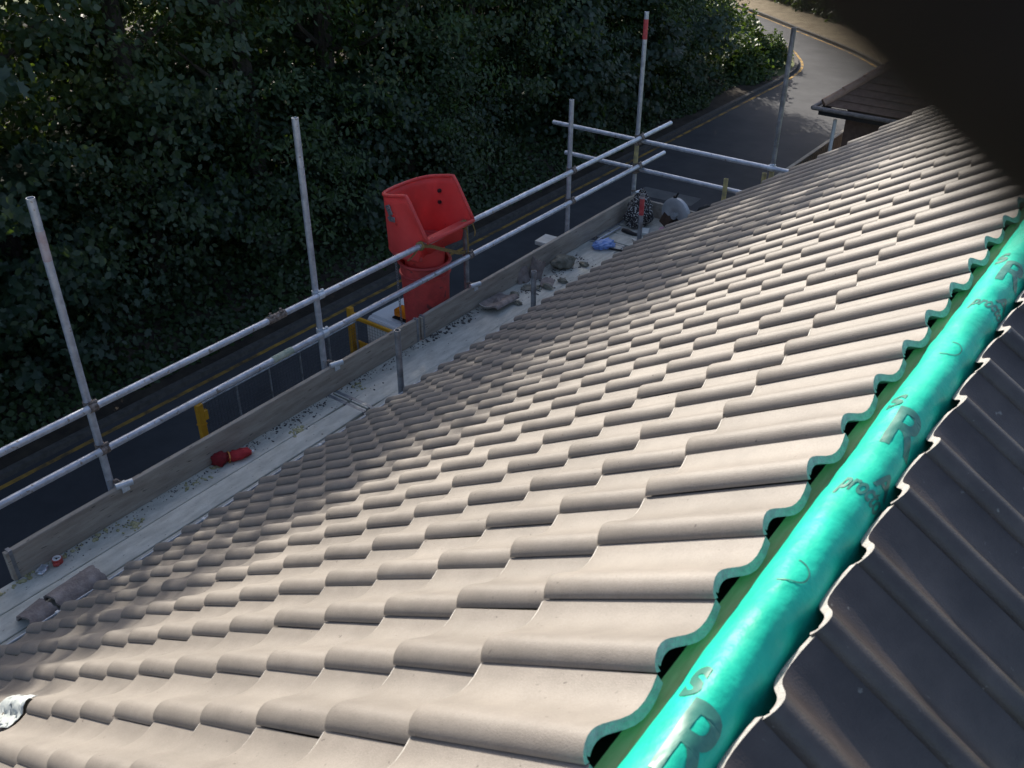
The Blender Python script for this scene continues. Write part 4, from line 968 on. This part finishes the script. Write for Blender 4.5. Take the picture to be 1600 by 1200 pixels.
# crumbs and moss nobody could count
bm = bmesh.new()
def crumbs(x0, x1, y0, y1, n, s0, s1):
    for k in range(n):
        x = x0+(x1-x0)*abs(random.gauss(0, 0.45)); x = min(x, x1)
        s = random.uniform(s0, s1); a_blob(bm, (x, random.uniform(y0, y1), 0.002), (s*1.3, s, s*0.6), 1, 0.5, 2, k+int(y0*10))
crumbs(0.004, 0.12, 1.9, 4.2, 260, 0.0015, 0.006); crumbs(0.004, 0.12, 4.3, 6.2, 220, 0.0015, 0.007); crumbs(0.10, 0.38, 6.5, 7.6, 220, 0.002, 0.009); crumbs(0.0, 0.35, 3.5, 4.6, 40, 0.002, 0.008); crumbs(0.02, 0.5, 1.5, 8.0, 90, 0.001, 0.004); crumbs(0.02, 0.13, 5.3, 5.9, 46, 0.004, 0.014); crumbs(0.02, 0.13, 3.6, 4.1, 26, 0.004, 0.011)
o = from_bm('mortar_crumbs', bm, M['crumb']); tag(o, 'dark mortar crumbs scattered along the deck boards', 'debris', kind='stuff')
bm = bmesh.new()
for (cx_, cy_, sx_, sy_, n) in ((0.03, 1.58, 0.02, 0.10, 26), (0.03, 2.05, 0.02, 0.20, 40), (0.11, 2.33, 0.05, 0.06, 40), (0.07, 2.85, 0.04, 0.10, 26), (0.17, 3.72, 0.04, 0.05, 34), (0.10, 4.42, 0.05, 0.06, 18), (0.04, 3.05, 0.02, 0.06, 14)):
    for k in range(n):
        s = random.uniform(0.003, 0.016)*(0.6 if k % 3 else 1.2); a_blob(bm, (max(0.006, random.gauss(cx_, sx_*0.6)), random.gauss(cy_, sy_*0.6), 0.002), (s*1.3, s, s*0.55), 1, 0.5, 2, k)
o = from_bm('moss', bm, M['moss']); tag(o, 'yellowish moss crumbs along the foot of the toe board', 'moss', kind='stuff')
# blue bag, rods and papers near the corner
bm = bmesh.new(); a_blob(bm, (0, 0, 0.034), (0.125, 0.085, 0.042), 4, 0.5, 3.0, 3, 0.001)
t = from_bm('plastic_bag', bm, M['blue_bag'], None, True); t.location = (0.215, 7.93, 0); t.rotation_euler = (0, 0, R(70)); tag(t, 'crumpled light blue plastic bag lying on the deck', 'bag')
bm = bmesh.new(); a_tube(bm, (0.10, 7.98, 0.03), (0.10, 8.46, 0.018), 0.011, 8); t = from_bm('pale_rod', bm, M['galv'], None, True, R(40)); tag(t, 'pale metal rod lying from the blue bag to the flecked bag', 'rod')
bm = bmesh.new(); a_box(bm, (0.37, 7.93, 0.012), (0.16, 0.018, 0.018), Matrix.Rotation(R(12), 3, 'Z'), 0.003); t = from_bm('black_bar', bm, M['dark_rubber'], None); tag(t, 'black bar lying between the blue bag and the eaves', 'bar')
# flecked coat sack leaning in the corner
bm = bmesh.new(); vs_ = a_blob(bm, (0, 0, 0.17), (0.145, 0.17, 0.185), 4, 0.28, 2.6, 8, 0.002)
for v in vs_:
    v.co.x *= 1.15-0.75*max(0, v.co.z)/0.36; v.co.y = v.co.y*(1.1-0.8*max(0, v.co.z)/0.36)+0.22*max(0, v.co.z)
    v.co += Vector((0.012*mnoise.noise(v.co*26), 0.012*mnoise.noise(v.co*26+Vector((5, 5, 5))), 0))
t = from_bm('flecked_bag', bm, M['fleck'], None, True); t.location = (0.185, 8.66, 0); t.scale = (1.12, 1.12, 1.1); tag(t, 'black and white flecked cloth bag slumped in the corner of the deck', 'bag')
bm = bmesh.new(); a_path(bm, [(0.15, 8.42, 0.012), (0.22, 8.40, 0.02), (0.30, 8.39, 0.014), (0.36, 8.41, 0.012)], [0.02, 0.026, 0.02, 0.012], 6); t = from_bm('black_glove', bm, M['dark_rubber'], None, True); tag(t, 'black rolled strap lying in front of the flecked bag', 'strap')
bm = bmesh.new(); a_box(bm, (0, 0, 0.02), (0.10, 0.12, 0.03), None, 0.004); t = from_bm('paper_packet', bm, M['white_sheet'], None); t.location = (0.375, 8.50, 0.004); t.rotation_euler = (R(6), 0, R(18)); tag(t, 'white paper packet lying in front of the flecked bag', 'packet')
bm = bmesh.new(); a_box(bm, (0, 0, 0), (0.028, 0.17, 0.012), None, 0.003); t = from_bm('wooden_sliver', bm, M['pale_wood'], None); t.location = (0.43, 8.24, 0.012); t.rotation_euler = (0, 0, R(62)); tag(t, 'pale wooden sliver lying at the foot of the red-topped stub', 'stick')
bm = bmesh.new(); a_blob(bm, (0, 0, 0.03), (0.03, 0.05, 0.035), 3, 0.5, 4, 12, 0.001); t = from_bm('pink_glove', bm, M['pink'], None, True); t.location = (0.52, 8.62, 0); tag(t, 'crumpled pink glove beside the red-topped stub', 'glove')
bm = bmesh.new(); a_blob(bm, (0, 0, 0.03), (0.022, 0.03, 0.028), 2, 0.3, 3, 13, 0.001); t = from_bm('plastic_oddment', bm, M['dark_rubber'], None, True); t.location = (0.60, 8.30, 0); tag(t, 'small black plastic pot on the deck behind the red-topped stub', 'oddment')  # small unidentified black thing, modelled as a rounded lump
# cut-off saw
sw = empty('cut_off_saw', (0.62, 8.72, 0.0), 'grey and orange cut-off saw with a round blade guard standing on the gable deck', 'saw', rot=(0, 0, R(-14)))
sw.scale = (1.14, 1.14, 1.14)
bm = bmesh.new()
nA_ = 26; rr = 0.165; A = []
for k in range(nA_+1):
    a = R(-20)+R(215)*k/nA_
    A.append([bm.verts.new((q_[0]*math.cos(a), q_[1], 0.175+q_[0]*math.sin(a))) for q_ in ((0.03, -0.030), (rr-0.02, -0.030), (rr, -0.018), (rr, 0.018), (rr-0.02, 0.030), (0.03, 0.030))])
for k in range(nA_):
    for j in range(5): bm.faces.new((A[k][j], A[k][j+1], A[k+1][j+1], A[k+1][j]))
bmesh.ops.recalc_face_normals(bm, faces=bm.faces[:])
g1 = from_bm('blade_guard', bm, M['saw_grey'], sw, True, R(40)); md = g1.modifiers.new('wall', 'SOLIDIFY'); md.thickness = 0.004
bm = bmesh.new(); a_tube(bm, (0, -0.004, 0.175), (0, 0.004, 0.175), 0.155, 32); from_bm('blade', bm, M['bolt'], sw, True, R(40))
bm = bmesh.new(); a_tube(bm, (0, -0.042, 0.175), (0, -0.03, 0.175), 0.035, 14); a_tube(bm, (0, -0.05, 0.175), (0, -0.04, 0.175), 0.014, 6); a_box(bm, (0.03, -0.032, 0.20), (0.05, 0.004, 0.03), Matrix.Rotation(R(-30), 3, 'Y')); from_bm('hub', bm, M['saw_grey'], g1)
bm = bmesh.new(); a_box(bm, (-0.03, 0, 0.345), (0.03, 0.03, 0.025), None, 0.004); a_tube(bm, (-0.02, 0, 0.35), (0.005, 0, 0.395), 0.009, 8); from_bm('adjust_lever', bm, M['dark_rubber'], sw)
bm = bmesh.new(); a_box(bm, (0.20, 0.02, 0.15), (0.26, 0.05, 0.06), Matrix.Rotation(R(-8), 3, 'Y'), 0.01); from_bm('arm', bm, M['saw_grey'], sw)
bm = bmesh.new(); a_box(bm, (0.43, 0.06, 0.12), (0.24, 0.20, 0.20), None, 0.03); from_bm('engine_body', bm, M['saw_orange'], sw, True, R(40))
bm = bmesh.new(); a_box(bm, (0.40, 0.05, 0.232), (0.17, 0.16, 0.05), None, 0.015); from_bm('top_cover', bm, M['white_paint'], sw, True, R(40))
bm = bmesh.new(); a_path(bm, [(0.24, -0.04, 0.14), (0.255, -0.05, 0.25), (0.285, -0.02, 0.33), (0.30, 0.06, 0.345), (0.29, 0.14, 0.30), (0.28, 0.15, 0.18)], 0.0145, 8); a_path(bm, [(0.53, 0.06, 0.19), (0.60, 0.06, 0.25), (0.72, 0.06, 0.22), (0.74, 0.06, 0.10)], 0.017, 8); from_bm('handle', bm, M['dark_rubber'], sw, True)
bm = bmesh.new(); a_box(bm, (-0.10, 0.0, 0.10), (0.12, 0.065, 0.14), Matrix.Rotation(R(25), 3, 'Y'), 0.01); from_bm('spark_flap', bm, mat('brown_rubber', (0.05, 0.03, 0.02), (0.10, 0.06, 0.04), 0.7, scale=12), sw)
bm = bmesh.new(); a_box(bm, (0, 0, 0), (0.11, 0.09, 0.004)); a_box(bm, (0.02, 0.02, 0.006), (0.08, 0.07, 0.004), Matrix.Rotation(R(25), 3, 'Z')); t = from_bm('white_sheet', bm, M['white_sheet'], None); t.location = (0.74, 8.48, 0.10); t.rotation_euler = (R(30), R(-8), R(30)); tag(t, 'folded white sheet of paper leaning in front of the saw', 'paper')
# torn white paper stuck on the tiles at the lower edge of the frame
c0 = Vector((2.17, 0.74, 1.255)); ax = -UPm
V = []; F = []; nu, nv = 16, 16
for a in range(nu+1):
    for b in range(nv+1):
        u = -0.13+0.30*a/nu; w_ = -0.065+0.13*b/nv
        ed = 0.018*mnoise.noise(Vector((a*0.55, b*0.55, 2)))
        yy_ = c0.y+w_+ed; tt = ((yy_-0.753) % W)
        if tt > 0.187: tt -= W
        h = float(np.interp(tt, [q[0] for q in prof[2:]]+[0.19], [q[1] for q in prof[2:]]+[0.008]))
        s_ = (XR-c0.x)/ct+u-S0; s_ = s_ % GA
        p = Vector((c0.x, yy_, ZR-(XR-c0.x)*st/ct))+ax*(u+ed)+NM*(h+0.031+0.008*max(0, mnoise.noise(Vector((a*0.35, b*0.4, 8)))))
        V.append(p)
for a in range(nu):
    for b in range(nv): F.append((a*(nv+1)+b, (a+1)*(nv+1)+b, (a+1)*(nv+1)+b+1, a*(nv+1)+b+1))
t = from_np('paper_sack', V, F, M['white_sheet'], smooth=True); tag(t, 'torn white paper sack lying over one pantile low on the roof', 'paper')
md = t.modifiers.new('sheet', 'SOLIDIFY'); md.thickness = 0.002

# ================================================================== NEIGHBOUR, GARDEN FENCE
nb = empty('neighbour_house', (1.5, 23.0, G), 'brown hip-roofed building beyond the gable, its roof edge lit by the sun', 'house')
nbo = Vector((1.5, 23.0, G))
c0 = Vector((-1.70, 19.80, -1.5)); PR = 0.80
bm = bmesh.new(); a_box(bm, Vector((2.6, 24.2, (G-1.6)/2))-nbo, (7.8, 8.0, -1.6-G)); from_bm('wall', bm, M['brick'], nb)
apex = Vector((2.7, 24.2, -1.5+4.4*PR))
bm = bmesh.new()
cs_ = [Vector((-1.70, 19.80, -1.5)), Vector((7.1, 19.80, -1.5)), Vector((7.1, 28.6, -1.5)), Vector((-1.70, 28.6, -1.5))]
vv = [bm.verts.new(p-nbo) for p in cs_]; va = bm.verts.new(apex-nbo)
for k in range(4): bm.faces.new((vv[k], vv[(k+1) % 4], va))
bm.faces.new(vv[::-1]); from_bm('roof', bm, M['nbr_tile'], nb)
# courses of plain tiles, each a low step, on the two slopes in view
rows = 30
tmn = None
for side in (0, 1):
    bm = bmesh.new()
    for k in range(rows):
        f0, f1 = k/rows*0.97, (k+1.25)/rows*0.97
        A0, B0 = (cs_[0], cs_[1]) if side == 0 else (cs_[3], cs_[0])
        nn = (B0-A0).cross(apex-A0).normalized()
        p = [A0.lerp(apex, f0)+nn*0.022, B0.lerp(apex, f0)+nn*0.022, B0.lerp(apex, f1)+nn*0.004, A0.lerp(apex, f1)+nn*0.004, A0.lerp(apex, f0)+nn*0.002, B0.lerp(apex, f0)+nn*0.002]
        q = [bm.verts.new(a-nbo) for a in p]; bm.faces.new(q[:4]); bm.faces.new((q[4], q[5], q[1], q[0]))
    o = from_bm('tile_course', bm, M['nbr_tile'], nb); o['kind'] = 'stuff'
hips = []
for k in range(15):
    a = cs_[0].lerp(apex, k/15.0); b = cs_[0].lerp(apex, (k+1.12)/15.0); d = b-a
    bm = bmesh.new(); a_tube(bm, a+Vector((0, 0, 0.055))-nbo, b+Vector((0, 0, 0.03))-nbo, 0.085, 10, 0.075); from_bm('hip_tile', bm, M['hip'], nb, True, R(40))
bm = bmesh.new(); a_box(bm, Vector((2.7, 19.76, -1.60))-nbo, (8.9, 0.05, 0.17)); a_box(bm, Vector((-1.74, 24.2, -1.60))-nbo, (0.05, 8.8, 0.17)); from_bm('fascia', bm, M['dark_rubber'], nb)
bm = bmesh.new(); a_tube(bm, Vector((-1.86, 19.66, -1.54))-nbo, Vector((7.2, 19.66, -1.54))-nbo, 0.045, 10); a_tube(bm, Vector((-1.86, 19.66, -1.54))-nbo, Vector((-1.86, 28.6, -1.54))-nbo, 0.045, 10); from_bm('gutter', bm, M['old_tile'], nb, True, R(40))
fn = empty('garden_fence', (-2.8, 20.0, G+0.05), 'low wooden garden fence beside the road past the gable', 'fence')
fo = Vector((-2.8, 20.0, G+0.05))
bm = bmesh.new(); a_box(bm, Vector((-2.84, 19.5, -3.60))-fo, (0.10, 15.0, 0.06), None, 0.01); from_bm('top_rail', bm, M['fence_wood'], fn)
bm = bmesh.new(); a_box(bm, Vector((-2.84, 19.5, -4.15))-fo, (0.05, 15.0, 0.08)); from_bm('lower_rail', bm, M['fence_wood'], fn)
pk = None
for k in range(9):
    y = 12.3+1.8*k
    bm = bmesh.new(); a_box(bm, Vector((-2.84, y, -4.1))-fo, (0.09, 0.09, 0.94), None, 0.01); from_bm('post', bm, M['fence_wood'], fn)
pm = bpy.data.meshes.new('picket'); bm = bmesh.new(); a_box(bm, (0, 0, 0.45), (0.02, 0.10, 0.86)); bm.to_mesh(pm); bm.free(); pm.materials.append(M['fence_wood'])
for k in range(100):
    o = bpy.data.objects.new('picket', pm); link(o, fn); o.location = Vector((-2.80, 12.1+0.148*k, G+0.08))-fo
sheet('lawn', [(-2.75, 11.5), (12, 11.5), (12, 26), (-2.75, 26)], G+0.056, M['earth'])
o = tag(link(bpy.data.objects.new('garden_shrub', bush_mesh('garden_shrub', (0.7, 1.9, 1.0), 2600, 0.08, M['leaf_mid'], 21))), 'dark clipped shrub behind the garden fence', 'bush'); o.location = (-1.95, 22.6, G+0.05)
o = tag(link(bpy.data.objects.new('garden_shrub', bush_mesh('garden_shrub', (0.6, 1.1, 0.8), 1800, 0.07, M['leaf_low'], 22))), 'small loose shrub at the near end of the garden fence', 'bush'); o.location = (-1.6, 18.6, G+0.05)
bm = bmesh.new(); a_tube(bm, (0, 0, 0), (0, 0, 2.75), 0.04, 8); t = from_bm('downpipe_post', bm, M['soffit'], None, True, R(40)); t.location = (-1.45, 20.0, G+0.05); tag(t, 'pale thin post under the corner of the neighbouring roof', 'post')

# ================================================================== PHOTOGRAPHER'S HAND AND ADDED PHONE
def cam_pt(x, y, z): return CM @ Vector((x/1000, y/1000, z/1000))        # camera-side millimetres to the world
bm = bmesh.new(); a_box(bm, Vector((-0.056, -0.022, 0.0065)), (0.138, 0.068, 0.0075), None, 0.003)  # unseen slab added to keep sky light behind the lens off the finger
bm.transform(CM); t = from_bm('phone', bm, M['phone_body'], None, True, R(40)); tag(t, 'black phone body out of view, added behind the lens to block light from the finger', 'phone')
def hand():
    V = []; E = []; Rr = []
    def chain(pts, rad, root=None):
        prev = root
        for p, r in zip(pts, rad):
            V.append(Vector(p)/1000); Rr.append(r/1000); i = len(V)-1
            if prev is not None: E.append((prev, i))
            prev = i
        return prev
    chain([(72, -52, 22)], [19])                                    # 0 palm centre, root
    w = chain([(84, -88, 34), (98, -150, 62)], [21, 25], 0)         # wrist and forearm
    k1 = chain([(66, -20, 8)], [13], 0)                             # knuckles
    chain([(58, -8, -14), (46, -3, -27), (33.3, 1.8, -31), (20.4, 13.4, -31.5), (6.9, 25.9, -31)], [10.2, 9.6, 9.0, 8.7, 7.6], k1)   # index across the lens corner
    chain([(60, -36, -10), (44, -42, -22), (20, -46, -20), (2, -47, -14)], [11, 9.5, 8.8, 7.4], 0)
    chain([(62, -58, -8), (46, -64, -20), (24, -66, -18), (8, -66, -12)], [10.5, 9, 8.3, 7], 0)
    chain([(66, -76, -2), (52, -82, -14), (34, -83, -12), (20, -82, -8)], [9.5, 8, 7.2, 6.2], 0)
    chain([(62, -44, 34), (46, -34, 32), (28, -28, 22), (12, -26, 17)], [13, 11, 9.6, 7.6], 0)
    me = bpy.data.meshes.new('hand'); me.from_pydata([tuple(v) for v in V], E, []); me.materials.append(M['glove'])  # bare hand in a dark colour that stands for its shade
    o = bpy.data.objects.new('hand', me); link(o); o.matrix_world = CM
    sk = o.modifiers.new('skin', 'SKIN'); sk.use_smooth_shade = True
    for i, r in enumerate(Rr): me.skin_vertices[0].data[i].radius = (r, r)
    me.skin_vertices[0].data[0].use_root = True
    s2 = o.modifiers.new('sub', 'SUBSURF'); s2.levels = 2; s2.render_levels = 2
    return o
hd = hand(); tag(hd, 'blurred hand of the photographer, shade put into its dark colour, with one finger across the corner of the view', 'hand')
bm = bmesh.new(); a_path(bm, [Vector((0.095, -0.135, 0.055)), Vector((0.104, -0.175, 0.075)), Vector((0.125, -0.26, 0.13))], [0.034, 0.042, 0.05], 14); bm.transform(CM)
sv = from_bm('sleeve_cuff', bm, M['sleeve'], None, True); sv.parent = hd; sv.matrix_parent_inverse = hd.matrix_world.inverted()
